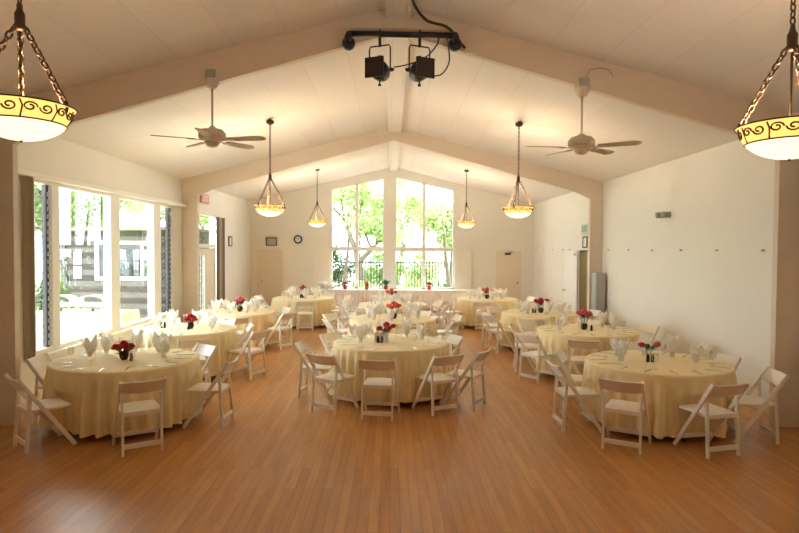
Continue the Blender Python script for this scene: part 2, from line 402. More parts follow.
# ------------------------------------------------------------------ window_3 : gable window
W = empty('window_2', (0, YF, 0)); struct(W)
fr = MB(); y0, y1 = 0.02, 0.12
def slope_bar(xa, xb): fr.prism([(xa, ft(xa) - .05), (xb, ft(xb) - .05), (xb, ft(xb)), (xa, ft(xa))], y0, y1)
for xa, xb, xm in ((fx[0], fx[1], -1.18), (fx[2], fx[3], 1.13)):
    slope_bar(xa, xb)
    fr.bx(xa, xa + .045, y0, y1, fs, ft(xa) - .02).bx(xb - .045, xb, y0, y1, fs, ft(xb) - .02)
    fr.bx(xm - .055, xm + .055, y0, y1, fs, ft(xm) - .02)
    fr.bx(xa, xb, y0 - .03, y1, 2.02, 2.17).bx(xa, xb, y0, y1, fs, fs + .05)
fr.build('window_frame', M['white'], W)
for xa, xb in ((fx[0] + .045, -1.235), (-1.125, fx[1] - .045), (fx[2] + .045, 1.075), (1.185, fx[3] - .045)):
    MB().bx(xa, xb, .06, .066, fs + .05, 2.02).build('pane', M['glass'], W)
    MB().prism([(xa, 2.17), (xb, 2.17), (xb, ft(xb) - .05), (xa, ft(xa) - .05)], .06, .066).build('pane', M['glass'], W)
for xa, xb, lab in ((fx[0] - .60, fx[0] - .02, 'ivory sliding shutter panel on the clock side of the gable window'), (fx[3] + .02, fx[3] + .60, 'ivory sliding shutter panel on the blank wall side of the gable window')):
    s = empty('shutter', ((xa + xb) / 2, YF - .02, 0)); tag(s, lab, 'shutter')
    h = (xb - xa) / 2
    MB().bx(-h, h, -.075, -.01, .0, 2.07, .004).build('panel', M['trim'], s)
    MB().bx(-h - .02, h + .02, -.09, .0, 2.07, 2.14, .004).build('track', M['trim'], s)

# closet doors in the far wall
def far_door(n, x0, x1, kx, closer):
    d = empty('door_%d' % n, (0, YF, 0)); struct(d)
    lf = MB().bx(x0, x1, -.03, 0, .01, 2.05, .004).build('door_leaf', M['door'], d)
    MB().bx(x0 - .09, x0, -.035, 0, 0, 2.08).bx(x1, x1 + .09, -.035, 0, 0, 2.08).build('door_frame', M['trim'], d)
    MB().lathe([(0, 0), (.03, 0), (.03, .008), (.012, .012), (.012, .04), (.03, .05), (.032, .065), (.02, .08), (0, .082)], 14, (kx, -.03, .96), (0, -1, 0)).build('door_knob', M['silver'], lf, True)
    if closer: MB().bx(3.93, 4.13, -.075, -.03, 1.92, 1.99, .005).tube([(4.05, -.05, 1.99), (4.2, -.11, 2.0), (4.05, -.02, 2.05)], .008, 6).build('door_closer', M['bronze'], lf)
far_door(2, -4.62, -3.72, -4.44, False)
far_door(3, 3.62, 4.50, 4.37, True)
# the open door leaf, swung back against the right wall
d = empty('door_4', (XR - .01, RY1 + .04, 0), math.radians(2)); struct(d)
lf = MB().bx(-.075, -.035, .0, .92, .01, 2.07, .004).build('door_leaf', M['white'], d)
MB().bx(-.09, -.075, .05, .12, 1.95, 2.03).build('door_closer', M['greymetal'], lf)
MB().lathe([(0, 0), (.03, 0), (.012, .012), (.012, .04), (.032, .06), (0, .08)], 12, (-.075, .84, 1.0), (-1, 0, 0)).build('door_knob', M['silver'], lf, True)
m = MB().bx(XR, XR + .17, RY1 - .03, RY1 - .001, 0, RH - .001).bx(XR, XR + .17, RY0 + .001, RY0 + .03, 0, RH - .001).bx(XR, XR + .17, RY0 + .03, RY1 - .03, RH - .03, RH - .001)
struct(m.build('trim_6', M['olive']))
m = MB().bx(XR - .02, XR - .001, RY1, RY1 + .07, 0, RH + .07).bx(XR - .02, XR - .001, RY0 - .07, RY0, 0, RH + .07).bx(XR - .02, XR - .001, RY0, RY1, RH, RH + .07)
struct(m.build('trim_5', M['white']))

# ------------------------------------------------------------------ things on the walls
def picture(loc, rz, w, h, label, mk='picture'):
    p = empty('picture_frame', loc, rz); tag(p, label, 'picture')
    f = MB(); t = .035
    f.bx(-w / 2, w / 2, -.025, 0, h / 2 - t, h / 2).bx(-w / 2, w / 2, -.025, 0, -h / 2, -h / 2 + t)
    f.bx(-w / 2, -w / 2 + t, -.025, 0, -h / 2 + t, h / 2 - t).bx(w / 2 - t, w / 2, -.025, 0, -h / 2 + t, h / 2 - t)
    f.build('frame', M['wood_frame'], p)
    MB().bx(-w / 2 + t, w / 2 - t, -.012, 0, -h / 2 + t, h / 2 - t).build('print', M[mk], p)
    return p
picture((-4.11, YF - .005, 2.33), 0, .38, .29, 'dark framed picture beside the round clock on the end wall')
picture((XL + .005, 18.05, 2.3), PI / 2, .34, .3, 'small dark framed notice on the garden door wall', 'paper')
picture((XR - .005, 15.15, 2.3), -PI / 2, .34, .3, 'small dark framed notice under the green exit sign', 'paper')
c = empty('wall_clock', (-3.2, YF - .005, 2.41)); tag(c, 'round black-rimmed wall clock on the end wall', 'clock')
MB().torus((0, -.025, 0), .125, .026, (0, 1, 0), 32, 8).build('rim', M['black'], c, True)
MB().lathe([(0, 0), (.12, 0), (.12, .02), (0, .02)], 32, (0, 0, 0), (0, -1, 0)).build('dial', M['paper'], c)
MB().bar((0, -.026, -.01), (.035, -.026, .05), .012, .004, (1, 0, 0)).build('hour_hand', M['black'], c)
MB().bar((.01, -.03, -.01), (-.05, -.03, .07), .008, .004, (1, 0, 0)).build('minute_hand', M['black'], c)
# emergency light on the right wall
e = empty('emergency_light', (XR, 10.7, 2.74)); tag(e, 'small grey twin-lamp emergency light high on the blank wall', 'lamp')
MB().bx(-.07, 0, -.17, .17, -.05, .05, .008).build('housing', M['greymetal'], e)
for y in (-.11, .11):
    MB().lathe([(0, 0), (.03, 0), (.05, .05), (.055, .09), (0, .085)], 14, (-.05, y, .02), (-1, 0, -.3)).build('lamp_head', M['greymetal'], e, True)
v = empty('grey_cabinet', (4.775, 13.72, 0)); v.name = 'metal_cabinet'; tag(v, 'tall grey metal cabinet standing against the post by the open doorway', 'cabinet')
MB().bx(-.11, .11, -.15, .15, .02, 1.58, .008).build('body', M['greymetal'], v)
MB().bx(-.095, .095, -.165, -.15, .1, 1.5, .004).build('door', M['greymetal'], v)
MB().bx(-.10, .10, -.14, .14, 0, .02).build('plinth', M['black'], v)

# ------------------------------------------------------------------ pendant lamps
LAMP_RIM = 2.90
def make_pendant():
    P = empty('pendant_lamp', (0, 0, 0))
    zt = 4.36
    MB().lathe([(0, 0), (.02, -.045), (.065, -.02), (.07, 0.02), (0, .06)], 20, (0, 0, zt)).build('canopy', M['bronze'], P, True)
    def link_chain(mb, p, q, L=.042, r=.0055, w=.55):
        p, q = Vector(p), Vector(q); n = max(1, int((q - p).length / (L * .78))); t = (q - p).normalized(); s1 = t.orthogonal().normalized(); s2 = t.cross(s1)
        for i in range(n):
            c = p + (q - p) * ((i + .5) / n)
            mb.torus(c, L / 2, r, s1 if i % 2 else s2, 10, 5, 1.0, t) if False else mb.tube([c + t * (L / 2) * math.cos(a) + (s1 if i % 2 else s2) * (L / 2) * w * math.sin(a) for a in [2 * PI * k / 10 for k in range(10)]], r, 5, True)
    mb = MB(); link_chain(mb, (0, 0, zt - .04), (0, 0, 3.45), .05); mb.build('stem_chain', M['chain'], P, True)
    MB().lathe([(0, .10), (.012, .10), (.018, .07), (.028, .05), (.028, -.01), (.036, -.02), (.036, -.035), (.02, -.05), (0, -.05)], 14, (0, 0, 3.38)).build('hub', M['bronze'], P, True)
    MB().tube([(0, 0, 3.35), (0, 0, 2.70)], .007, 8).build('centre_rod', M['bronze'], P)
    for k in range(3):
        a = math.radians(100 + 120 * k); x, y = math.cos(a), math.sin(a)
        mb = MB(); link_chain(mb, (.03 * x, .03 * y, 3.35), (.25 * x, .25 * y, LAMP_RIM + .03), .052, .0068, .6)
        ch = mb.build('chain', M['chain'], P, True)
        MB().lathe([(0, .04), (.012, .03), (.018, .0), (.012, -.03), (0, -.05)], 10, (.255 * x, .255 * y, LAMP_RIM + .005)).build('finial', M['bronze'], ch, True)
    # bowl: amber rim band above, lit alabaster below
    R, Hh = .262, .19
    rad = lambda t: R * math.sqrt(max(0, 1 - (1 - t) ** 2.1))          # t = 0 bottom .. 1 rim
    out = [(rad(t), LAMP_RIM - Hh + Hh * t) for t in [i / 12 for i in range(13)]]
    tb = .50
    low = [(0, LAMP_RIM - Hh)] + [(rad(t), LAMP_RIM - Hh + Hh * t) for t in [i / 10 * tb for i in range(1, 11)]]
    MB().lathe(low + [(r - .008, z + .004) for r, z in low[::-1] if r > .01] + [(0, LAMP_RIM - Hh + .008)], 40).build('bowl', M['bowl'], P, True)
    up = [(rad(t), LAMP_RIM - Hh + Hh * t) for t in [tb + i / 5 * (1 - tb) for i in range(6)]] + [(R + .022, LAMP_RIM + .004)]
    MB().lathe(up + [(r - .009, z) for r, z in up[::-1]], 40).build('rim_band', M['band'], P, True)
    sb = MB()
    on = lambda a, t: (rad(t) * math.cos(a) * 1.012, rad(t) * math.sin(a) * 1.012, LAMP_RIM - Hh + Hh * t)
    sb.tube([on(2 * PI * k / 40, tb) for k in range(40)], .005, 5, True)
    sb.tube([((R + .024) * math.cos(2 * PI * k / 40), (R + .024) * math.sin(2 * PI * k / 40), LAMP_RIM + .004) for k in range(40)], .005, 5, True)
    n = 9
    for k in range(n):
        a0 = 2 * PI * k / n; da = 2 * PI / n
        for sgn, ctr in ((1, .27), (-1, .73)):
            pts = []
            for i in range(15):
                th = i / 14 * 2.6 * PI; rr = .42 * (1 - .72 * i / 14)
                pts.append(on(a0 + da * (ctr + sgn * .5 * rr * math.cos(th)), .80 + .38 * rr * math.sin(th) * sgn * .9))
            sb.tube(pts, .0055, 4)
        sb.tube([on(a0, tb), on(a0 + .05, .8), on(a0, .985)], .005, 4)
    sb.build('scroll_band', M['bronze'], P, True)
    return P
pend = make_pendant()
lamps = [(-2.13, 3.5, 'bowl pendant lamp closest to the camera, over the patio window side'), (2.33, 3.5, 'bowl pendant lamp closest to the camera, over the blank wall side'),
         (-2.13, 10.6, 'second bowl pendant lamp of the patio window side, over the middle bay'), (2.24, 10.6, 'second bowl pendant lamp of the blank wall side, over the middle bay'),
         (-2.13, 17.3, 'small-looking bowl pendant lamp near the clock and end wall'), (2.16, 17.3, 'small-looking bowl pendant lamp beyond the gable window on the blank wall side')]
LAMPW = 8.5
for i, (x, y, lb) in enumerate(lamps):
    o = pend if i == 0 else copy_tree(pend)
    o.location = (x, y, [0, -.07, -.055, -.055, 0, 0][i]); o.rotation_euler = (0, 0, [0.35, 0.9, 0.2, 0.4, .1, .5][i])
    tag(o, lb, 'pendant lamp', 'alabaster bowl pendant lamps')
    l = bpy.data.lights.new('bulb', 'POINT'); l.energy = LAMPW * [.85, .85, .85, .85, 1, 1][i]; l.color = (1.0, 0.85, 0.68); l.shadow_soft_size = .06
    lo = bpy.data.objects.new('bulb', l); COL.objects.link(lo); lo.parent = o; lo.location = (0, 0.05, LAMP_RIM - .02)

# ------------------------------------------------------------------ ceiling fans
def make_fan(loc, off, label, conduit):
    F = empty('ceiling_fan', loc); tag(F, label, 'ceiling fan', 'ceiling fans')
    zt = .66
    MB().box((0, -.08, zt + .04), (.11, .06, .09), None, .006).build('mounting_box', M['greymetal'], F)
    MB().lathe([(0, 0.0), (.025, -.1), (.05, -.085), (.085, -.03), (.095, .0), (.09, .03), (0, .04)], 24, (0, 0, zt - .02)).build('canopy', M['fan'], F, True)
    MB().tube([(0, 0, zt - .1), (0, 0, .08)], .013, 10).build('downrod', M['fan'], F, True)
    MB().lathe([(0, .11), (.03, .11), (.05, .085), (.12, .07), (.155, .03), (.16, -.02), (.135, -.055), (.09, -.07), (0, -.07)], 32).build('motor_housing', M['fan'], F, True)
    MB().lathe([(0, -.06), (.08, -.065), (.085, -.085), (.065, -.12), (.03, -.135), (0, -.137)], 24).build('switch_cup', M['fan'], F, True)
    for k in range(5):
        a = math.radians(off + 72 * k)
        T = Matrix.Rotation(a, 4, 'Z') @ Matrix.Rotation(math.radians(-11), 4, 'X')
        mb = MB(); pts = []
        for i in range(13):
            t = i / 12; x = .20 + .47 * t
            w = .052 + .018 * t
            if t > .8: w *= math.sqrt(max(0, 1 - ((t - .8) / .21) ** 2))
            pts.append((x, w))
        prof = [(x, w) for x, w in pts] + [(x, -w) for x, w in pts[::-1]]
        va = [mb.bm.verts.new((x, y, -.052)) for x, y in prof]; vb_ = [mb.bm.verts.new((x, y, -.044)) for x, y in prof]
        mb.bm.faces.new(va[::-1]); mb.bm.faces.new(vb_)
        for i in range(len(prof)):
            j = (i + 1) % len(prof); mb.bm.faces.new((va[i], va[j], vb_[j], vb_[i]))
        bmesh.ops.transform(mb.bm, matrix=T, verts=mb.bm.verts[:])
        bl = mb.build('blade', M['blade'], F)
        mb = MB().box((.17, 0, -.056), (.14, .035, .008), None, .003).box((.25, 0, -.057), (.07, .075, .007), None, .003)
        bmesh.ops.transform(mb.bm, matrix=T, verts=mb.bm.verts[:])
        mb.build('blade_bracket', M['fan'], bl)
    if conduit:
        MB().tube([(0, -.13, zt + .085), (.05, -.13, zt + .16), (.16, -.125, zt + .19), (.28, -.11, zt + .17), (.32, -.11, zt + .10)], .007, 8).build('conduit', M['greymetal'], F, True)
    return F
make_fan((-2.10, YA + .045, 3.41), -12, 'white five-blade ceiling fan hung from the beam on the patio window side', False)
make_fan((2.24, YA + .045, 3.36), -32, 'white five-blade ceiling fan with a curved conduit, on the blank wall side', True)

# ------------------------------------------------------------------ stage lights on the front beam
T = empty('lighting_bar', (0.11, 6.86, 4.5)); tag(T, 'black pipe lighting bar fixed below the apex of the beam', 'lighting bar')
MB().tube([(-.58, 0, .03), (.58, 0, .02)], .034, 14).build('pipe', M['black'], T, True)
for s in (-1, 1):
    x = s * .60
    MB().tube([(x - s * .03, 0, .025), (x, 0, .02), (x + s * .012, .02, -.0), (x + s * .012, .19, -.03)], .042, 12).lathe([(0, -.05), (.04, -.05), (.072, -.03), (.075, .03), (.04, .05), (0, .05)], 20, (x + s * .012, .12, -.04), (0, 1, 0)).build('wall_flange', M['black'], T, True)
def stage_light(x, yawdeg, label):
    S = empty('stage_light', (x, 6.86, 4.5)); tag(S, label, 'stage light', 'stage lights on the bar')
    MB().torus((0, 0, .025), .043, .012, (1, 0, 0), 16, 6).bx(-.016, .016, -.016, .016, -.115, -.01).build('hook_clamp', M['black'], S)
    rz = Matrix.Rotation(math.radians(yawdeg), 4, 'Z')
    def add(mb, nm, mk, par=None, sm=False):
        bmesh.ops.transform(mb.bm, matrix=Matrix.Translation((0, 0, -.385)) @ rz, verts=mb.bm.verts[:])
        return mb.build(nm, M[mk], par or S, sm)
    add(MB().tube([(-.128, 0, 0), (-.128, 0, .25), (-.112, 0, .28), (.112, 0, .28), (.128, 0, .25), (.128, 0, 0)], .009, 6), 'yoke', 'black')
    for s in (-1, 1):
        add(MB().lathe([(0, 0), (.02, 0), (.024, .02), (.012, .045), (0, .05)], 10, (s * .128, 0, 0), (s, 0, 0)), 'knob', 'black')
    can = add(MB().lathe([(0, .15), (.05, .145), (.085, .11), (.105, .05), (.11, -.02), (.104, -.145), (.098, -.145), (.10, 0)], 28, (0, 0, 0), (0, 1, -.12)), 'can', 'black', None, True)
    fr = MB()
    for a in ((-.110, .110, -.165, -.145, -.110, -.088), (-.110, .110, -.165, -.145, .088, .110), (-.110, -.088, -.165, -.145, -.088, .088), (.088, .110, -.165, -.145, -.088, .088)):
        fr.bx(*a)
    fr = add(fr, 'filter_frame', 'black')
    add(MB().bx(-.088, .088, -.158, -.152, -.088, .088), 'colour_filter', 'lens', fr)
    add(MB().tube([(0, 0, .10), (0, 0, .155)], .01, 6).lathe([(0, 0), (.018, 0), (.018, .02), (0, .02)], 10, (0, 0, .15)).tube([(0, 0, -.10), (0, 0, -.15)], .01, 6).lathe([(0, 0), (.018, 0), (.018, .02), (0, .02)], 10, (0, 0, -.17)), 'lock_bolt', 'black')
    return S
stage_light(-.14, -22, 'black stage light on the bar, its square filter frame turned toward the patio windows')
stage_light(.31, 22, 'black stage light on the bar, its square filter frame turned toward the blank wall')
def cable(pts, r, label, name='cable'):
    P = [Vector(p) for p in pts]; out = []
    for i in range(len(P) - 1):
        a, b, c, d = P[max(0, i - 1)], P[i], P[i + 1], P[min(len(P) - 1, i + 2)]
        for k in range(8):
            t = k / 8
            out.append(.5 * ((2 * b) + (c - a) * t + (2 * a - 5 * b + 4 * c - d) * t * t + (3 * b - a - 3 * c + d) * t ** 3))
    out.append(P[-1])
    return tag(MB().tube(out, r, 6).build(name, M['blackrub'], None, True), label, 'cable')
cable([(.02, 6.9, 4.17), (.20, 6.84, 4.19), (.38, 6.84, 4.27), (.50, 6.84, 4.40), (.53, 6.83, 4.50)], .008, 'thin black cable joining the two stage lights to the bar')
cable([(.44, 6.86, 4.06), (.56, 6.84, 4.08), (.64, 6.84, 4.20), (.64, 6.84, 4.36), (.62, 6.83, 4.49)], .008, 'thin black cable looping down from the bar beside the wall-side stage light')
cable([(.18, 6.0, 4.80), (.22, 6.5, 4.75), (.38, 6.78, 4.66), (.60, 6.90, 4.64), (.72, 6.95, 4.56), (.80, 6.98, 4.46), (.87, 7.02, 4.42)], .017, 'thick dark cable running from the ridge down the beam to the bar')
tag(MB().bx(.84, 1.0, 6.99, 7.05, 4.37, 4.45, .006).build('junction_box', M['beam']), 'small beige junction box on the beam beside the lighting bar', 'junction box')
# =========================================================== tables and chairs
T_ = [  # key, x, y, name for the labels
 ('a1', -3.20, 7.28, 'first table by the patio window'), ('a2', -3.43, 10.05, 'second table by the patio window'),
 ('a3', -3.30, 12.80, 'third table of the patio row'), ('a4', -2.40, 16.45, 'table before the end wall clock'),
 ('b1', 0.0, 8.70, 'front centre table'), ('b2', 0.04, 11.65, 'middle centre table'), ('b3', 0.05, 14.75, 'back centre table'),
 ('c1', 3.24, 7.22, 'first table by the blank wall'), ('c2', 3.33, 10.10, 'second table by the blank wall'),
 ('c3', 3.24, 12.86, 'third table by the blank wall'), ('c4', 2.66, 16.50, 'fourth table by the blank wall')]
TP = {k: (x, y) for k, x, y, n in T_}; TN = {k: n for k, x, y, n in T_}
def radial(key, angs, r=1.12):
    cx, cy = TP[key]; out = []
    for a in angs:
        a2 = a + R_.uniform(-5, 5); rr = r + R_.uniform(-.05, .07); t = math.radians(a2)
        out.append((cx + rr * math.cos(t), cy + rr * math.sin(t), a2 + 180 + R_.uniform(-7, 7)))
    return out
def rear(x, y, a):                       # from the middle of the rear feet
    t = math.radians(a); return (x + .19 * math.cos(t), y + .19 * math.sin(t), a)
def top(x, y, a):                        # from the top of the backrest
    t = math.radians(a); return (x + .27 * math.cos(t), y + .27 * math.sin(t), a)
CH = {
 'a1': [rear(-2.51, 6.07, 122), rear(-1.94, 7.13, 178), rear(-3.80, 6.17, 47), top(-2.50, 8.22, 230), top(-4.30, 7.30, 2), top(-3.80, 8.62, -68)],
 'a2': [rear(-2.14, 9.68, 155), top(-2.40, 10.42, 198), top(-2.86, 8.74, 114), (-4.35, 9.6, 25), (-4.05, 11.05, -60), (-3.2, 11.2, -102)],
 'a3': [rear(-2.15, 12.40, 152), top(-2.30, 13.45, 215), top(-2.95, 11.48, 106), (-4.35, 12.4, 20), (-3.9, 13.8, -60), (-3.2, 13.95, -98)],
 'a4': [rear(-2.17, 15.20, 98), (-1.32, 16.0, 160), (-1.42, 17.0, 208), (-3.30, 15.75, 38), (-3.5, 16.8, -15), (-2.9, 17.5, -65), (-1.95, 17.55, -112)],
 'b1': [rear(-.16, 7.23, 82), rear(-.85, 7.57, 57), rear(-1.24, 8.47, -8), rear(.70, 7.54, 118), rear(1.18, 7.88, 150), top(-.97, 9.42, -36), top(1.02, 9.22, 205), top(.28, 9.92, 256)],
 'b2': radial('b2', [205, 250, 295, 335, 20, 65, 115, 160]), 'b3': radial('b3', [195, 235, 270, 305, 345, 30, 90, 150]),
 'c1': [rear(2.40, 6.14, 58), rear(3.38, 5.98, 104), rear(4.22, 6.56, 172), rear(1.98, 6.99, 2), top(2.20, 7.80, -28), top(4.30, 7.58, 198), top(3.47, 8.60, 262)],
 'c2': [rear(2.19, 9.41, 35), rear(2.16, 10.36, -8), top(2.85, 8.78, 72), (2.70, 11.1, -55), (3.7, 11.2, -110), (4.38, 10.5, 205), (4.1, 9.2, 135)],
 'c3': [rear(2.05, 12.2, 28), top(2.75, 11.55, 72), rear(2.0, 13.1, -10), (2.55, 13.78, -55), (3.5, 14.0, -105), (4.3, 13.2, 200), (4.0, 12.0, 130)],
 'c4': [rear(2.35, 15.22, 78), (1.60, 15.9, 30), (1.55, 16.8, -15), (2.1, 17.5, -62), (3.1, 17.6, -112), (3.75, 16.8, 196), (3.6, 15.8, 145)],
}
# ---- folding chair (forward = +y, origin on the floor under the seat)
def make_chair():
    C = empty('folding_chair')
    for s in (-1, 1):
        MB().bar((s * .215, .26, .012), (s * .212, -.265, .775), .024, .042, (1, 0, 0), .005).build('leg', M['chair'], C)
    for s in (-1, 1):
        MB().bar((s * .185, -.150, .615), (s * .185, -.190, .010), .024, .036, (1, 0, 0), .005).build('leg', M['chair'], C)
    # seat: vinyl pad in a resin rim
    MB().box((0, .03, .432), (.385, .40, .03), None, .008).build('seat', M['chair'], C)
    pad = MB().grid(lambda u, v: ((u - .5) * .35, .03 + (v - .5) * .36, .447 + .02 * (1 - (2 * u - 1) ** 6) * (1 - (2 * v - 1) ** 6)), 9, 9)
    pad.build('seat_pad', M['seat'], C.children[-1] if False else C, True)
    # curved top slat
    d = Vector((0, -.525, .763)).normalized(); n = Vector((0, -d.z, d.y))      # along the rail / backwards
    def slat(w, h0, h1, bow, th):
        mb = MB(); rows = []
        N = 11
        for i in range(N):
            u = i / (N - 1) * 2 - 1
            base = Vector((u * w, 0, 0)); b = bow * (1 - u * u)
            e = .018 * (1 - u * u)
            q = []
            for hh, tt in ((h0, -th / 2), (h0, th / 2), (h1 + e, th / 2), (h1 + e, -th / 2)):
                p = Vector((0, .26, .012)) + d * hh + n * (b + tt); q.append(mb.bm.verts.new((base.x, p.y, p.z)))
            rows.append(q)
        for A, B in zip(rows, rows[1:]):
            for k in range(4): mb.bm.faces.new((A[k], A[(k + 1) % 4], B[(k + 1) % 4], B[k]))
        mb.bm.faces.new(rows[0]); mb.bm.faces.new(rows[-1][::-1])
        return mb
    slat(.205, .775, .915, .028, .018).build('backrest', M['chair'], C)
    MB().bx(-.174, .174, -.195, -.175, .075, .125, .004).build('stretcher', M['chair'], C)
    MB().bx(-.174, .174, -.176, -.156, .40, .445, .004).build('seat_rail', M['chair'], C)
    MB().bx(-.205, .205, .172, .192, .105, .15, .004).build('stretcher', M['chair'], C)
    return C
chair0 = make_chair(); first = [True]
def where(key, x, y):
    cx, cy = TP[key]; a = math.degrees(math.atan2(y - cy, x - cx)) % 360
    if key[0] == 'a': names = ['aisle', 'far aisle corner', 'far', 'far window corner', 'window', 'near window corner', 'near', 'near aisle corner']
    elif key[0] == 'c': names = ['wall', 'far wall corner', 'far', 'far aisle corner', 'aisle', 'near aisle corner', 'near', 'near wall corner']
    else: names = ['blank wall', 'far blank wall corner', 'far', 'far patio corner', 'patio', 'near patio corner', 'near', 'near blank wall corner']
    return a, names
# labels: one slot of the eight for every chair, in order round the table
def slots(key, lst):
    inf = [(where(key, x, y)[0], i) for i, (x, y, a) in enumerate(lst)]; names = where(key, 0, 0)[1]
    res = {}; used = set()
    for ang, i in sorted(inf, key=lambda t: abs((t[0] + 22.5) % 45 - 22.5)):
        k0 = int(((ang + 22.5) % 360) // 45)
        for dlt in (0, 1, -1, 2, -2, 3, -3, 4):
            cand = (k0 + dlt) % 8
            if cand not in used:
                if dlt:
                    # take the side the chair really leans to
                    lean = ((ang - k0 * 45 + 180) % 360) - 180
                    alt = (k0 + (1 if lean > 0 else -1)) % 8
                    if alt not in used: cand = alt
                used.add(cand); res[i] = names[cand]; break
    return res
SPECIAL = {('a1', 2): 'white folding chair pulled askew at the near window corner, closest to the brown post',
           ('b1', 0): 'white folding chair with its back to the camera at the front centre table',
           ('c1', 2): 'white folding chair seen side on beside the blank wall post'}
for key in CH:
    sl = slots(key, CH[key])
    for i, (x, y, a) in enumerate(CH[key]):
        o = chair0 if first[0] else copy_tree(chair0); first[0] = False
        o.location = (x, y, 0); o.rotation_euler = (0, 0, math.radians(a - 90))
        side = sl[i] + ('' if 'corner' in sl[i] else ' side')
        tag(o, SPECIAL.get((key, i), 'white folding chair at the %s of the %s' % (side, TN[key])), 'chair', 'white folding chairs')

# ---- tables and cloths
def make_table():
    t = empty('round_table')
    MB().lathe([(0, .745), (.815, .745), (.815, .722), (0, .722)], 48).build('tabletop', M['tabletop'], t)
    for sx in (-1, 1):
        for sy in (-1, 1):
            MB().tube([(sx * .42, sy * .40, .722), (sx * .46, sy * .52, .0)], .016, 8).build('leg', M['black'], t)
    for sx in (-1, 1):
        MB().tube([(sx * .44, -.45, .40), (sx * .44, .45, .40)], .011, 8).build('brace', M['black'], t)
    return t
tab0 = make_table()
def cloth(key):
    cx, cy = TP[key]; rnd = random.Random(hash(key) % 1000 if False else sum(map(ord, key)))
    NA = 384; ph = [rnd.uniform(0, 2 * PI) for _ in range(6)]; f1 = rnd.choice([27, 29, 31]); f2 = f1 + rnd.choice([7, 9, 12])
    def fold(a): q = .6 * math.sin(f1 * a + ph[0] + 1.1 * math.sin(3 * a + ph[1])) + .4 * math.sin(f2 * a + ph[2] + .8 * math.sin(2 * a + ph[3])); return (abs(q) ** .75) * (1.25 if q > 0 else -1)
    prof = [(0, 0), (.3, 0), (.6, 0), (.75, 0), (.808, 0), (.823, -.004), (.831, -.014), (.835, -.04)] + [(None, -.04 - .64 * (i / 11)) for i in range(1, 12)]
    seats = [(x - cx, y - cy, math.radians(a - 90)) for x, y, a in CH[key]]
    mb = MB(); rows = []
    for r, dz in prof:
        ring = []; base = []; dent = [0.0] * NA
        for k in range(NA):
            a = 2 * PI * k / NA
            if r is None:
                t = (-dz - .04) / .64
                rr = .835 + .022 * t ** .8 + (.013 + .043 * t) * min(1, t * 5) * fold(a)
            else: rr = r
            x, y, z = rr * math.cos(a), rr * math.sin(a), .752 + dz
            if r is None and z < .52:
                r0 = rr
                for _ in range(24):
                    hit = False
                    for sx, sy, rz in seats:
                        lx = math.cos(rz) * (x - sx) + math.sin(rz) * (y - sy); ly = -math.sin(rz) * (x - sx) + math.cos(rz) * (y - sy)
                        if abs(lx) < .245 and -.3 < ly < .285: hit = True
                    if not hit: break
                    rr -= .03; x, y = rr * math.cos(a), rr * math.sin(a)
                dent[k] = r0 - rr
            base.append(math.hypot(x, y) + dent[k])
            ring.append((x, y, z))
        if any(dent):                                   # ease the dents into their neighbours
            for _ in range(8): dent = [max(dent[k], (dent[k - 1] + 2 * dent[k] + dent[(k + 1) % NA]) / 4) for k in range(NA)]
            ring = [((base[k] - dent[k]) * math.cos(2 * PI * k / NA), (base[k] - dent[k]) * math.sin(2 * PI * k / NA), ring[k][2]) for k in range(NA)]
        rows.append(ring)
    V = []
    for j, ring in enumerate(rows):
        V.append([mb.bm.verts.new((0, 0, .752))] if j == 0 else [mb.bm.verts.new(p) for p in ring])
    for k in range(NA): mb.bm.faces.new((V[0][0], V[1][k], V[1][(k + 1) % NA]))
    for A, B in zip(V[1:], V[2:]):
        for k in range(NA): mb.bm.faces.new((A[k], B[k], B[(k + 1) % NA], A[(k + 1) % NA]))
    o = mb.build('tablecloth', M['cloth'], None, True, (cx, cy, 0))
    return o
for i, (key, x, y, nm) in enumerate(T_):
    t = tab0 if i == 0 else copy_tree(tab0)
    t.location = (x, y, 0); t.rotation_euler = (0, 0, R_.uniform(0, 1.5))
    tag(t, 'round folding table with black legs under the cloth, ' + nm, 'table', 'round banquet tables')
    tag(cloth(key), 'butter yellow floor-length cloth draped over the ' + nm, 'tablecloth', 'yellow tablecloths')

# ---- place settings
ZT = .7525
gob = MB().lathe([(0, 0), (.034, .001), (.034, .004), (.006, .010), (.0045, .075), (.012, .085), (.030, .105), (.036, .135), (.032, .185), (.0305, .185), (.0345, .135), (.028, .107), (0, .088)], 16).mesh('goblet', M['drinkglass'], True)
tum = MB().lathe([(0, 0), (.028, 0), (.033, .10), (.0315, .10), (.0265, .006), (0, .006)], 16).mesh('tumbler', M['drinkglass'], True)
def napkin_mesh(seed):
    rnd = random.Random(seed); mb = MB()
    for k in range(6):
        a = 2 * PI * k / 6 + rnd.uniform(-.3, .3); lean = rnd.uniform(.2, .5); L = rnd.uniform(.13, .20); w = rnd.uniform(.035, .05)
        ca, sa = math.cos(a), math.sin(a)
        def fn(u, v, a=a, lean=lean, L=L, w=w):
            s = (u - .5) * 2; wid = (.010 + w * math.sin(min(1, v * 1.15) * PI * .62)) * (1 if v < .6 else max(.04, 1 - ((v - .6) / .4) ** 1.3))
            r = .006 + v * L * lean + .014 * (abs(s)) * v; z = .10 + v * (L + .05) - .02 * v * v * lean * 2
            t = s * wid
            return (ca * r - sa * t, sa * r + ca * t, z)
        mb.grid(fn, 7, 9)
    return mb.mesh('napkin', M['napkin'], True, False)
naps = [napkin_mesh(s) for s in range(5)]
fk = MB()
fk.bx(-.005, .005, -.10, .02, 0, .004, .001).bx(-.012, .012, .02, .05, 0, .004, .001)
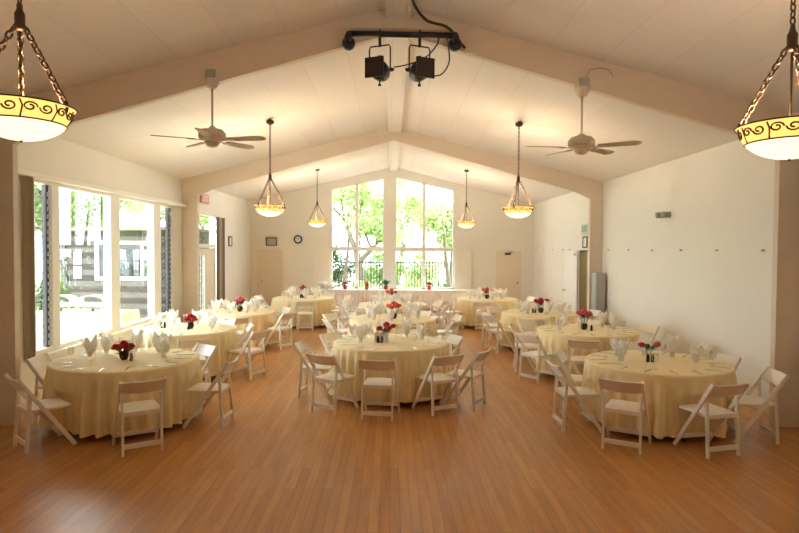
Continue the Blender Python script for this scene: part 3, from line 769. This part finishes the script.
for x in (-.009, -.003, .003, .009): fk.bx(x - .0018, x + .0018, .05, .095, 0, .003)
fork = fk.mesh('fork', M['silver'])
kn = MB().bx(-.007, .007, -.11, .0, 0, .006, .001).prism([(-.009, 0), (.009, 0), (.009, .002), (-.009, .002)], .0, .10)
knife = kn.mesh('knife', M['silver'])
def item(mesh, name, x, y, z, rz, label, cat, group):
    o = bpy.data.objects.new(name, mesh); COL.objects.link(o); o.location = (x, y, z); o.rotation_euler = (0, 0, rz); return tag(o, label, cat, group)
for key, cx, cy, nm in T_:
    front = key in ('a1', 'b1', 'c1', 'c2', 'a2')
    base = R_.uniform(0, .4)
    for k in range(8):
        a = base + 2 * PI * k / 8; ca, sa = math.cos(a), math.sin(a); ad = math.degrees(a) % 360
        at = lambda r, s: (cx + r * ca - s * sa, cy + r * sa + s * ca)
        if front:
            item(fork, 'fork', *at(.665, -.13), ZT, a + PI / 2, 'stainless fork laid on the ' + nm, 'fork', 'forks on the ' + nm)
            item(knife, 'knife', *at(.665, .13), ZT, a + PI / 2, 'stainless knife laid on the ' + nm, 'knife', 'knives on the ' + nm)
        gx, gy = at(.55 + R_.uniform(-.03, .03), .16)
        item(gob, 'goblet', gx, gy, ZT, 0, 'clear stemmed goblet standing on the ' + nm, 'glass', 'goblets on the ' + nm)
        if key in ('a3', 'a4', 'b2', 'b3', 'c3', 'c4') or not (205 < ad < 335):
            nx, ny = at(.45 + R_.uniform(-.05, .05), -.05 + R_.uniform(-.04, .04))
            item(tum, 'tumbler', nx, ny, ZT, 0, 'tumbler holding a folded white napkin on the ' + nm, 'glass', 'napkin tumblers on the ' + nm)
            n = item(R_.choice(naps), 'napkin', nx, ny, ZT - .085, R_.uniform(0, 6), 'white napkin fanned out of a tumbler on the ' + nm, 'napkin', 'napkins on the ' + nm)
            n.scale = (1.15, 1.15, R_.uniform(1.0, 1.25)); n.location.z = ZT - .09 * n.scale.z + .01

# ---- flowers
def bloom_mesh(name, m, r):
    rnd = random.Random(3); mb = MB()
    for ring, (n, lean, L) in enumerate(((3, .25, .75), (5, .6, .95), (6, 1.0, 1.0))):
        for k in range(n):
            a = 2 * PI * (k + .4 * ring) / n + rnd.uniform(-.1, .1); ca, sa = math.cos(a), math.sin(a)
            def fn(u, v):
                s = (u - .5) * 2; ww = r * .62 * math.sin(min(1, .12 + v) * PI * .8) * (.6 + .4 * lean)
                rr = r * (.08 + lean * L * math.sin(v * 1.7) * .95) - .15 * r * abs(s) * v; z = r * L * 1.1 * (1 - math.cos(v * 1.9)) * (1.25 - .55 * lean) - .2 * r * (v ** 3) * lean
                return (ca * rr - sa * s * ww, sa * rr + ca * s * ww, z)
            mb.grid(fn, 5, 6)
    return mb.mesh(name, m, True, False)
BL = {k: bloom_mesh('rose', M[k], .042) for k in ('red', 'crimson', 'pink', 'coral')}
leafm = MB()
rl = random.Random(5)
for k in range(14):
    a = rl.uniform(0, 2 * PI); L = rl.uniform(.05, .09); el = rl.uniform(-.1, .9); ca, sa = math.cos(a), math.sin(a)
    leafm.grid(lambda u, v: (ca * (.02 + L * v) - sa * (u - .5) * .05 * math.sin(PI * min(1, v * .98 + .02)), sa * (.02 + L * v) + ca * (u - .5) * .05 * math.sin(PI * min(1, v * .98 + .02)), L * v * el), 3, 6)
leafm = leafm.mesh('leaves', M['stemgreen'], True, False)
vase_low = MB().lathe([(0, 0), (.03, 0), (.045, .03), (.05, .06), (.042, .085), (.039, .085), (.046, .06), (.04, .03), (0, .01)], 18).mesh('vase', M['bronze'], True)
vase_clear = MB().lathe([(0, 0), (.032, 0), (.034, .12), (.040, .17), (.038, .17), (.031, .12), (.028, .01), (0, .01)], 18).mesh('vase', M['drinkglass'], True)
def bouquet(x, y, colr, n, spread, h, label, clear=False, s=1.0):
    b = empty('flower_arrangement', (x, y, ZT)); tag(b, label, 'flowers', 'table flowers'); b.scale = (s, s, s)
    rnd = random.Random(int(abs(x * 97 + y * 31)))
    o = bpy.data.objects.new('vase', vase_clear if clear else vase_low); COL.objects.link(o); o.parent = b
    vh = .16 if clear else .08
    o = bpy.data.objects.new('leaves', leafm); COL.objects.link(o); o.parent = b; o.location = (0, 0, h - .03)
    st = MB(); pos = []
    for k in range(n):
        if n > 4 and k == 0: p = (0, 0, h + .05)
        else:
            a = 2 * PI * k / max(1, n - 1) + rnd.uniform(-.2, .2); p = (spread * math.cos(a), spread * math.sin(a), h + rnd.uniform(-.01, .03))
        pos.append(p); st.tube([(p[0] * .1, p[1] * .1, .02), (p[0] * .3, p[1] * .3, vh), p], .003, 5)
    st.build('stems', M['stemgreen'], b)
    for p in pos:
        o = bpy.data.objects.new('rose', BL[colr]); COL.objects.link(o); o.parent = b; o.location = p
        o.rotation_euler = (-p[1] * 5, p[0] * 5, rnd.uniform(0, 6))
bouquet(-3.20, 7.22, 'red', 8, .075, .10, 'round bunch of red roses on the first table by the patio window', s=1.15)
bouquet(-3.33, 10.0, 'red', 7, .06, .12, 'bunch of red roses on the second table by the patio window', s=1.15)
bouquet(-3.20, 12.75, 'crimson', 7, .07, .16, 'bunch of crimson roses on the third table of the patio row', s=1.2)
bouquet(-2.40, 16.4, 'red', 5, .05, .22, 'red roses on the table before the end wall clock', s=1.1)
bouquet(-.06, 8.62, 'crimson', 5, .09, .17, 'loose crimson roses in a clear vase on the front centre table', True, 1.1)
bouquet(.06, 11.6, 'coral', 7, .085, .17, 'coral roses on the middle centre table', s=1.25)
bouquet(.02, 14.7, 'coral', 5, .08, .22, 'coral roses on the back centre table', True, 1.2)
bouquet(3.15, 7.24, 'pink', 3, .10, .18, 'three pink rosebuds in a clear vase on the first table by the blank wall', True)
bouquet(3.28, 10.1, 'pink', 7, .085, .20, 'tall bunch of pink roses on the second table by the blank wall', s=1.2)
bouquet(3.22, 12.8, 'red', 7, .10, .17, 'spreading red roses on the third table by the blank wall', s=1.2)
bouquet(2.64, 16.4, 'coral', 6, .10, .15, 'coral roses on the fourth table by the blank wall', s=1.25)

# ---- shakers and the white card
shk = MB().lathe([(0, 0), (.02, 0), (.021, .055), (.016, .075), (.017, .078), (.014, .095), (0, .10)], 14).mesh('shaker', M['black'], True)
for key, dx, dy, n in (('a1', .12, -.14, 1), ('a2', -.42, .05, 2), ('a2', .10, -.16, 1), ('b1', -.18, -.10, 2), ('b2', .30, -.15, 1), ('c1', -.13, -.05, 2), ('c2', .03, -.14, 1), ('c3', -.20, -.10, 2), ('a4', -.05, -.15, 2)):
    for j in range(n):
        item(shk, 'shaker', TP[key][0] + dx + .055 * j, TP[key][1] + dy, ZT, 0, 'small dark shaker beside the flowers on the ' + TN[key], 'shaker', 'dark shakers on the ' + TN[key])
c = MB().prism([(-.07, 0), (-.066, 0), (.066 - .06, .12), (.002, .12)], -.07, .07)
c = MB(); c.bar((0, .03, 0), (0, .0, .13), .14, .003, (1, 0, 0)).bar((0, -.03, 0), (0, 0, .13), .14, .003, (1, 0, 0))
tag(c.build('table_card', M['paper'], None, False, (-.16, 8.70, ZT)), 'blank-looking white folded card behind the dark shakers, front centre table', 'card')

# =========================================================== ledge table under the gable window
L = empty('long_table', (.15, 20.28, 0)); tag(L, 'long narrow table along the wall under the gable window', 'table')
MB().bx(-2.55, 2.55, -.28, .28, .68, .72).build('tabletop', M['tabletop'], L)
for x in (-2.3, 0, 2.3):
    for y in (-.22, .22): MB().tube([(x, y, 0), (x, y, .68)], .018, 8).build('leg', M['black'], L)
def skirt():
    mb = MB(); pts = []
    rnd = random.Random(2); per = []
    def edge(p, q, n):
        for i in range(n): per.append((p[0] + (q[0] - p[0]) * i / n, p[1] + (q[1] - p[1]) * i / n))
    edge((-2.57, -.30), (2.57, -.30), 260); edge((2.57, -.30), (2.57, .30), 30); edge((2.57, .30), (-2.57, .30), 60); edge((-2.57, .30), (-2.57, -.30), 30)
    rows = []
    for dz in (.724, .70, .5, .25, .03):
        t = (.724 - dz) / .7
        rows.append([mb.bm.verts.new((x * (1 + .004 * t), y * (1 + .05 * t) + (.02 * t ** .5) * (math.sin(x * 60 + 2 * math.sin(x * 7)) if y < 0 else 0), dz)) for x, y in per])
    for A, B in zip(rows, rows[1:]):
        for k in range(len(per)): mb.bm.faces.new((A[k], B[k], B[(k + 1) % len(per)], A[(k + 1) % len(per)]))
    mb.bm.faces.new(rows[0])
    return mb
tag(skirt().build('tablecloth', M['whitecloth'], None, False, (.15, 20.28, 0)), 'white pleated cloth over the long table under the gable window', 'tablecloth')
def potted(x, kind, label, mk):
    p = empty('potted_plant', (x, 20.3, .726)); tag(p, label, 'plant', 'potted plants under the gable window')
    MB().lathe([(0, 0), (.055, 0), (.075, .11), (.082, .115), (.082, .13), (.07, .13), (.06, .03), (0, .03)], 18).build('pot', M[mk], p, True)
    if kind == 'leafy':
        mb = MB(); rnd = random.Random(4)
        for k in range(22):
            a = rnd.uniform(0, 2 * PI); L_ = rnd.uniform(.16, .30); ca, sa = math.cos(a), math.sin(a); ln = rnd.uniform(.25, .8)
            mb.grid(lambda u, v: (ca * L_ * ln * v - sa * (u - .5) * .09 * math.sin(PI * (v * .97 + .03)), sa * L_ * ln * v * .8 + ca * (u - .5) * .09 * math.sin(PI * (v * .97 + .03)), .11 + L_ * (v - .35 * ln * v * v)), 3, 6)
        mb.build('leaves', M['houseleaf'], p, True, None, False)
    else:
        mb = MB(); rnd = random.Random(int(x * 100) + 500)
        for k in range(10):
            a = rnd.uniform(0, 2 * PI); ca, sa = math.cos(a), math.sin(a); L_ = rnd.uniform(.07, .12)
            mb.grid(lambda u, v: (ca * L_ * v - sa * (u - .5) * .05 * math.sin(PI * (v * .97 + .03)), sa * L_ * v + ca * (u - .5) * .05 * math.sin(PI * (v * .97 + .03)), .10 + L_ * .8 * v), 3, 5)
        mb.build('leaves', M['stemgreen'], p, True, None, False)
        for k in range(5):
            o = bpy.data.objects.new('rose', BL['red' if mk == 'pot' else 'coral']); COL.objects.link(o); o.parent = p
            o.location = (.05 * math.cos(k * 1.26), .05 * math.sin(k * 1.26), .17 + .03 * (k % 2)); o.scale = (1.1,) * 3
potted(-1.55, 'flower', 'red potted flower under the outer pane of the clock side', 'pot')
potted(-.82, 'flower', 'terracotta potted flower under the inner pane of the clock side', 'terracotta')
potted(-.17, 'leafy', 'leafy green plant in a red pot under the window centre post', 'pot')
potted(1.30, 'flower', 'red potted flower on the blank wall side of the window table', 'pot')
for k in range(9):
    x = -2.35 + .17 * (k % 3) + .5 * (k // 3 > 2) + .04 * (k // 3); y = 20.12 + .13 * (k // 3)
    item(tum, 'tumbler', x, y, .727, 0, 'tumbler holding a napkin at the clock end of the long table', 'glass', 'napkin tumblers on the long table')
    n = item(R_.choice(naps), 'napkin', x, y, .727 - .08, k, 'white napkin fanned in a tumbler at the clock end of the long table', 'napkin', 'napkins on the long table')
    n.scale = (1.2, 1.2, 1.05)

# =========================================================== outside
struct(MB().bx(-40, 40, -15, 60, -.32, -.14).build('ground', M['patio']))
# railing beyond the gable window
Fn = empty('railing', (0, 24.6, -.14)); tag(Fn, 'black iron picket railing outside the gable window', 'railing')
mb = MB()
for i in range(92):
    x = -5.5 + i * .12
    mb.bx(x - .016, x + .016, -.016, .016, .1, 1.78)
mb.build('picket_panel', M['iron'], Fn)
for z in (.16, 1.68): MB().bx(-5.6, 5.6, -.02, .02, z - .025, z + .025).build('rail', M['iron'], Fn)
for x in (-5.6, -2.8, 0, 2.8, 5.6): MB().bx(x - .035, x + .035, -.035, .035, 0, 1.9).build('post', M['iron'], Fn)

def tree(loc, seed, h, crown, label, lm, nleaf, trunk_r=.18, lean=(0, 0), lsize=.19, name='tree'):
    rnd = random.Random(seed); t = empty(name, loc); tag(t, label, 'tree' if name == 'tree' else 'bush', 'trees and bushes outside')
    mb = MB(); tips = []
    def grow(p, d, L, r, depth):
        pts = [p]; n = 4
        for i in range(n):
            d = (d + Vector((rnd.uniform(-.22, .22), rnd.uniform(-.22, .22), rnd.uniform(-.05, .18)))).normalized()
            pts.append(pts[-1] + d * L / n)
        mb.tube(pts, [r * (1 - .4 * i / n) for i in range(n + 1)], 7)
        if depth == 0: tips.append(pts[-1]); tips.append(pts[2]); return
        for k in range(3 if depth > 1 else 2):
            a = rnd.uniform(0, 2 * PI); s = rnd.uniform(.5, 1.0)
            nd = (d * .75 + Vector((math.cos(a) * s, math.sin(a) * s, rnd.uniform(-.1, .45)))).normalized()
            grow(pts[-1] if k else pts[-2], nd, L * rnd.uniform(.55, .8), r * .55, depth - 1)
    grow(Vector((0, 0, -.15)), Vector((lean[0], lean[1], 1)).normalized(), h, trunk_r, 3)
    mb.build('trunk', M['bark'], t, True)
    lf = MB()
    cs = [(Vector(c), r) for *c, r in crown] if crown else []
    for i in range(nleaf):
        if cs and rnd.random() < .65:
            c, r = rnd.choice(cs); v = Vector((rnd.gauss(0, 1), rnd.gauss(0, 1), rnd.gauss(0, .6))).normalized() * r * rnd.uniform(.3, 1) ; p = c + v
        else:
            c = rnd.choice(tips); p = c + Vector((rnd.gauss(0, .35), rnd.gauss(0, .35), rnd.gauss(0, .22)))
        n = Vector((rnd.gauss(0, 1), rnd.gauss(0, 1), rnd.gauss(.5, 1))).normalized(); a = n.orthogonal().normalized(); b = n.cross(a); s = lsize * rnd.uniform(.6, 1.2)
        lf.face((p - a * s * .5, p + b * s * .32, p + a * s * .5, p - b * s * .32))
    lf.build('foliage', lm, t, False, None, False)
    return t
tree((-1.2, 27.5, -.14), 11, 2.3, [(-2.2, 0, 4.3, .9), (-.4, .4, 5.2, 1.0), (1.0, 0, 4.4, .8), (-2.6, .2, 3.0, .6), (.6, -.4, 3.2, .6)], 'big branching tree straight outside the gable window', M['leaf2'], 9500, .26, (-.15, 0))
tree((2.9, 29.5, -.14), 23, 2.2, [(-.8, 0, 3.6, .9), (.6, .3, 4.3, .9), (-2.0, 0, 4.6, .8), (0, 0, 2.8, .7)], 'pale green tree outside the blank wall half of the gable window', M['leaf2'], 8000, .18, (.05, 0))
tree((-4.3, 30.5, -.14), 31, 2.6, [(0, 0, 4.2, 1.1), (1.2, 0, 5.2, 1.0), (-.6, 0, 3.2, 1.0)], 'green tree outside the clock half of the gable window', M['leaf'], 8000, .2)
tree((.3, 37.0, -.14), 37, 3.2, [(0, 0, 5.0, 1.6), (2, 0, 4.5, 1.4), (-2.2, 0, 4.2, 1.4), (0, 0, 3.0, 1.4)], 'distant pale tree behind the others through the gable window', M['leaf2'], 8000, .22, (0, 0), .24)
for x, y, s, lb, lm in ((.9, 25.6, .75, 'low green bush against the railing outside the gable window', 'leaf'), (-1.4, 26.2, .6, 'low bush at the tree foot outside the gable window', 'leaf2'), (2.7, 25.8, .8, 'dark bush by the railing outside the blank wall half', 'darkleaf')):
    tree((x, y, -.14), int(x * 10) + 60, .35, [(0, 0, .5 * s + .3, .55 * s), (.4 * s, 0, .4, .4 * s)], lb, M[lm], 900, .04, (0, 0), .14, 'bush')
for x0, x1, r, lb in ((-1.95, -1.65, .075, 'slender leaning dark trunk outside the clock side pane'), (2.38, 2.08, .10, 'slender leaning dark trunk outside the blank wall side pane')):
    q = empty('sapling', (0, 23.4, -.14)); tag(q, lb, 'tree', 'leaning trunks outside')
    MB().tube([(x0, 0, 0), (x0 + (x1 - x0) * .4, 0, .9), (x0 + (x1 - x0) * .8, .05, 1.9), (x1, .1, 2.7), (x1 + (x1 - x0) * .5, .1, 4.0)], [r, r * .95, r * .8, r * .55, r * .2], 8).build('trunk', M['bark'], q, True)
    lf = MB(); rnd = random.Random(9)
    for i in range(160):
        p = Vector((x1 + rnd.gauss(0, .35), .1 + rnd.gauss(0, .3), 3.6 + rnd.gauss(0, .5))); n = Vector((rnd.gauss(0, 1), rnd.gauss(0, 1), 1)).normalized(); a = n.orthogonal().normalized(); b = n.cross(a)
        lf.face((p - a * .08, p + b * .04, p + a * .08, p - b * .04))
    lf.build('foliage', M['leaf'], q, False, None, False)

for i, (x, y, lb, lm) in enumerate(((-4.6, 27.8, 'tall shrub behind the railing at the clock end', 'leaf'), (-2.9, 28.6, 'broad shrub behind the railing under the big tree', 'darkleaf'), (-.6, 30.5, 'rounded shrub in the middle distance behind the railing', 'leaf'), (1.6, 31.0, 'spreading shrub between the two trees behind the railing', 'leaf2'), (4.2, 28.4, 'dense dark shrub behind the railing at the blank wall end', 'darkleaf'))):
    tree((x, y, -.14), 200 + i, .5, [(0, 0, .9, 1.0), (.7, 0, 1.3, .8), (-.7, 0, 1.2, .8), (0, 0, 1.9, .6)], lb, M[lm], 2600, .05, (0, 0), .17, 'bush')
# neighbouring wing seen through the patio window
Bd = empty('building', (0, 17.2, -.14)); tag(Bd, 'grey board-sided garden building outside the patio window', 'building')
bx0, bx1 = -9.35, -6.05
wx0, wx1, wz0, wz1 = -8.42, -6.55, 1.30, 2.42
wl = MB()
wl.bx(bx0, wx0, 0, .15, 0, 2.75).bx(wx1, bx1, 0, .15, 0, 2.75).bx(wx0, wx1, 0, .15, 0, wz0).bx(wx0, wx1, 0, .15, wz1, 2.75).bx(bx0, bx0 + .15, .15, 3, 0, 2.75).bx(bx1 - .15, bx1, .15, 3, 0, 2.75).bx(bx0, bx1, 2.9, 3.05, 0, 2.75)
wl.build('wall', M['siding'], Bd)
wf = MB()
for a in ((wx0, wx1, -.03, .1, wz0, wz0 + .1), (wx0, wx1, -.03, .1, wz1 - .1, wz1), (wx0, wx0 + .1, -.03, .1, wz0 + .1, wz1 - .1), (wx1 - .1, wx1, -.03, .1, wz0 + .1, wz1 - .1), (-7.13, -7.05, -.03, .1, wz0 + .1, wz1 - .1)): wf.bx(*a)
wf = wf.build('window_frame', M['white'], Bd)
MB().bx(wx0 + .1, wx1 - .1, .03, .04, wz0 + .1, wz1 - .1).build('pane', M['louvre'], wf)
MB().bar((bx0 - .3, 1.3, 2.72), (bx1 + .3, 1.3, 2.78), .08, 3.7, (0, 0, 1)).build('roof', M['roofing'], Bd)
MB().tube([(bx0 + .1, -.06, 0), (bx0 + .1, -.06, 2.7)], .04, 8).build('downpipe', M['darkstrip'], Bd)
for z0, lb in ((1.75, 'upper white notice on the grey building outside'), (1.35, 'lower white notice on the grey building outside')):
    tag(MB().bx(-9.02, -8.80, 17.17, 17.19, z0 - .14, z0 + .20, .002).build('notice', M['paper']), lb, 'notice', 'white notices on the grey building')
tree((-7.6, 21.6, -.14), 41, 2.4, [(0, 0, 4.2, 1.2), (1.3, 0, 4.8, 1.0), (-1.4, 0, 4.4, 1.0), (.6, -.8, 3.5, .8)], 'leafy tree rising behind the grey building outside', M['leaf2'], 8000, .16)
tree((-10.6, 21.0, -.14), 43, 2.4, [(0, 0, 4.0, 1.2), (1.2, 0, 4.6, 1.0), (0, 0, 3.2, 1.0)], 'bushy tree beyond the outer end of the grey building', M['leaf'], 7000, .16)
tree((-12.0, 22.5, -.14), 49, 2.4, [(0, 0, 3.0, 1.0), (.4, 0, 4.2, 1.1), (-1.0, 0, 3.6, 1.0), (0, 0, 5.2, .9)], 'broad tree past the downpipe end of the grey building', M['leaf2'], 7000, .16)
tree((-13.0, 26.0, -.14), 47, 3.0, [(0, 0, 5.0, 1.8), (1.8, 0, 4.2, 1.4)], 'distant tree far outside the patio window', M['leaf2'], 3000, .2, (0, 0), .22)
tree((-8.0, 14.2, -.14), 51, .5, [(0, 0, .8, .5), (0, 0, 1.2, .4)], 'dark bush outside the louvred end of the patio window', M['darkleaf'], 900, .04, (0, 0), .12, 'bush')
tree((-8.9, 13.0, -.14), 53, .6, [(0, 0, 1.0, .45), (0, 0, 1.5, .35)], 'small bush outside the louvred pane nearest the brown post', M['leaf'], 900, .04, (0, 0), .12, 'bush')
# buffet on the patio
P = empty('buffet_table', (-6.15, 12.1, -.14)); tag(P, 'rectangular buffet table on the patio outside', 'table')
MB().bx(-.9, .9, -.38, .38, .92, .95).build('tabletop', M['tabletop'], P)
for sx in (-.8, .8):
    for sy in (-.3, .3): MB().tube([(sx, sy, 0), (sx, sy, .92)], .018, 8).build('leg', M['black'], P)
def patio_skirt():
    mb = MB(); per = []
    def edge(p, q, n):
        for i in range(n): per.append((p[0] + (q[0] - p[0]) * i / n, p[1] + (q[1] - p[1]) * i / n))
    edge((-.92, -.40), (.92, -.40), 60); edge((.92, -.40), (.92, .40), 26); edge((.92, .40), (-.92, .40), 60); edge((-.92, .40), (-.92, -.40), 26)
    rows = []
    for dz in (.955, .93, .6, .3, .05):
        t = (.955 - dz) / .9
        rows.append([mb.bm.verts.new((x * (1 + .10 * t) , y * (1 + .10 * t) + .03 * t * math.sin(x * 22 + 2 * math.sin(3 * x)), dz)) for x, y in per])
    for A, B in zip(rows, rows[1:]):
        for k in range(len(per)): mb.bm.faces.new((A[k], B[k], B[(k + 1) % len(per)], A[(k + 1) % len(per)]))
    mb.bm.faces.new(rows[0])
    return mb
tag(patio_skirt().build('tablecloth', M['patiocloth'], None, False, (-6.15, 12.1, -.14)), 'pale yellow cloth over the patio buffet table', 'tablecloth')
for i, (x, lb) in enumerate(((-6.62, 'steel chafing dish at the outer end of the patio buffet'), (-5.98, 'steel chafing dish at the house end of the patio buffet'))):
    q = empty('chafing_dish', (x, 12.1, .815)); tag(q, lb, 'chafing dish', 'chafing dishes on the patio buffet')
    MB().bx(-.27, .27, -.17, .17, .10, .17, .01).build('pan', M['chafing'], q)
    MB().grid(lambda u, v: (.27 * math.cos(PI * (1 - u)) * (1 if True else 0), (v - .5) * .34, .17 + .15 * math.sin(PI * u) ** .6), 15, 4).build('lid', M['chafing'], q, True)
    st = MB()
    for sx in (-.24, .24):
        for sy in (-.15, .15): st.tube([(sx, sy, 0), (sx, sy, .12)], .008, 6)
    st.build('stand', M['chafing'], q)
    MB().lathe([(0, 0), (.035, 0), (.035, .05), (0, .05)], 12, (.0, 0, 0)).build('burner', M['black'], q)

l = bpy.data.lights.new('corridor_fill', 'POINT'); l.energy = 22.0; l.color = (1, .85, .6); l.shadow_soft_size = .1  # unseen light added to brighten the corridor behind the doorway
lo = bpy.data.objects.new('corridor_fill', l); COL.objects.link(lo); lo.location = (XR + 1.2, 14.2, 2.35)
# =========================================================== light, sky, camera
w = bpy.data.worlds.new('World'); sc.world = w; w.use_nodes = True
bg = w.node_tree.nodes['Background']; bg.inputs[0].default_value = (0.88, 0.95, 1.0, 1); bg.inputs[1].default_value = 2.7
s = bpy.data.lights.new('sun', 'SUN'); s.energy = 3.5; s.angle = math.radians(1.0); s.color = (1.0, 0.95, 0.86)
so = bpy.data.objects.new('sun', s); COL.objects.link(so)
so.rotation_euler = Vector((-.15, -.33, -.93)).to_track_quat('-Z', 'Y').to_euler()
def portal(loc, rot, sx, sy):
    a = bpy.data.lights.new('daylight_portal', 'AREA'); a.shape = 'RECTANGLE'; a.size = sx; a.size_y = sy
    a.cycles.is_portal = True
    o = bpy.data.objects.new('daylight_portal', a); COL.objects.link(o); o.location = loc; o.rotation_euler = rot
portal((XL - .18, (WY0 + WY1) / 2, (SILL + HEAD) / 2), (PI / 2, 0, -PI / 2), WY1 - WY0, HEAD - SILL)
portal((XL - .18, (DY0 + DY1) / 2, HEAD / 2), (PI / 2, 0, -PI / 2), DY1 - DY0, HEAD)
portal((XC, YF + .2, (fs + 4.6) / 2), (-PI / 2, 0, 0), 4.3, 4.6 - fs)

cam = bpy.data.cameras.new('camera'); co = bpy.data.objects.new('camera', cam); COL.objects.link(co)
cam.sensor_width = 36; cam.lens = 600 / 799 * 36; cam.clip_end = 200
yaw = math.atan(8.5 / 600); pitch = -math.atan(17.5 / 600); roll = math.radians(.35)
f = Vector((math.sin(yaw) * math.cos(pitch), math.cos(yaw) * math.cos(pitch), math.sin(pitch)))
r0 = Vector((math.cos(yaw), -math.sin(yaw), 0)); u0 = r0.cross(f)
r = r0 * math.cos(roll) + u0 * math.sin(roll); u = -r0 * math.sin(roll) + u0 * math.cos(roll)
co.matrix_world = Matrix(((r.x, u.x, -f.x, 0), (r.y, u.y, -f.y, 0), (r.z, u.z, -f.z, 2.1), (0, 0, 0, 1)))
sc.camera = co
sc.view_settings.view_transform = 'Standard'; sc.view_settings.look = 'None'; sc.view_settings.gamma = 1
sc.view_settings.exposure = 2.28
try: sc.view_settings.use_curve_mapping = False
except Exception: pass
sc.cycles.use_denoising = True
sc.cycles.max_bounces = 14; sc.cycles.diffuse_bounces = 9; sc.cycles.glossy_bounces = 5; sc.cycles.transparent_max_bounces = 24; sc.cycles.transmission_bounces = 8
sc.cycles.sample_clamp_indirect = 8
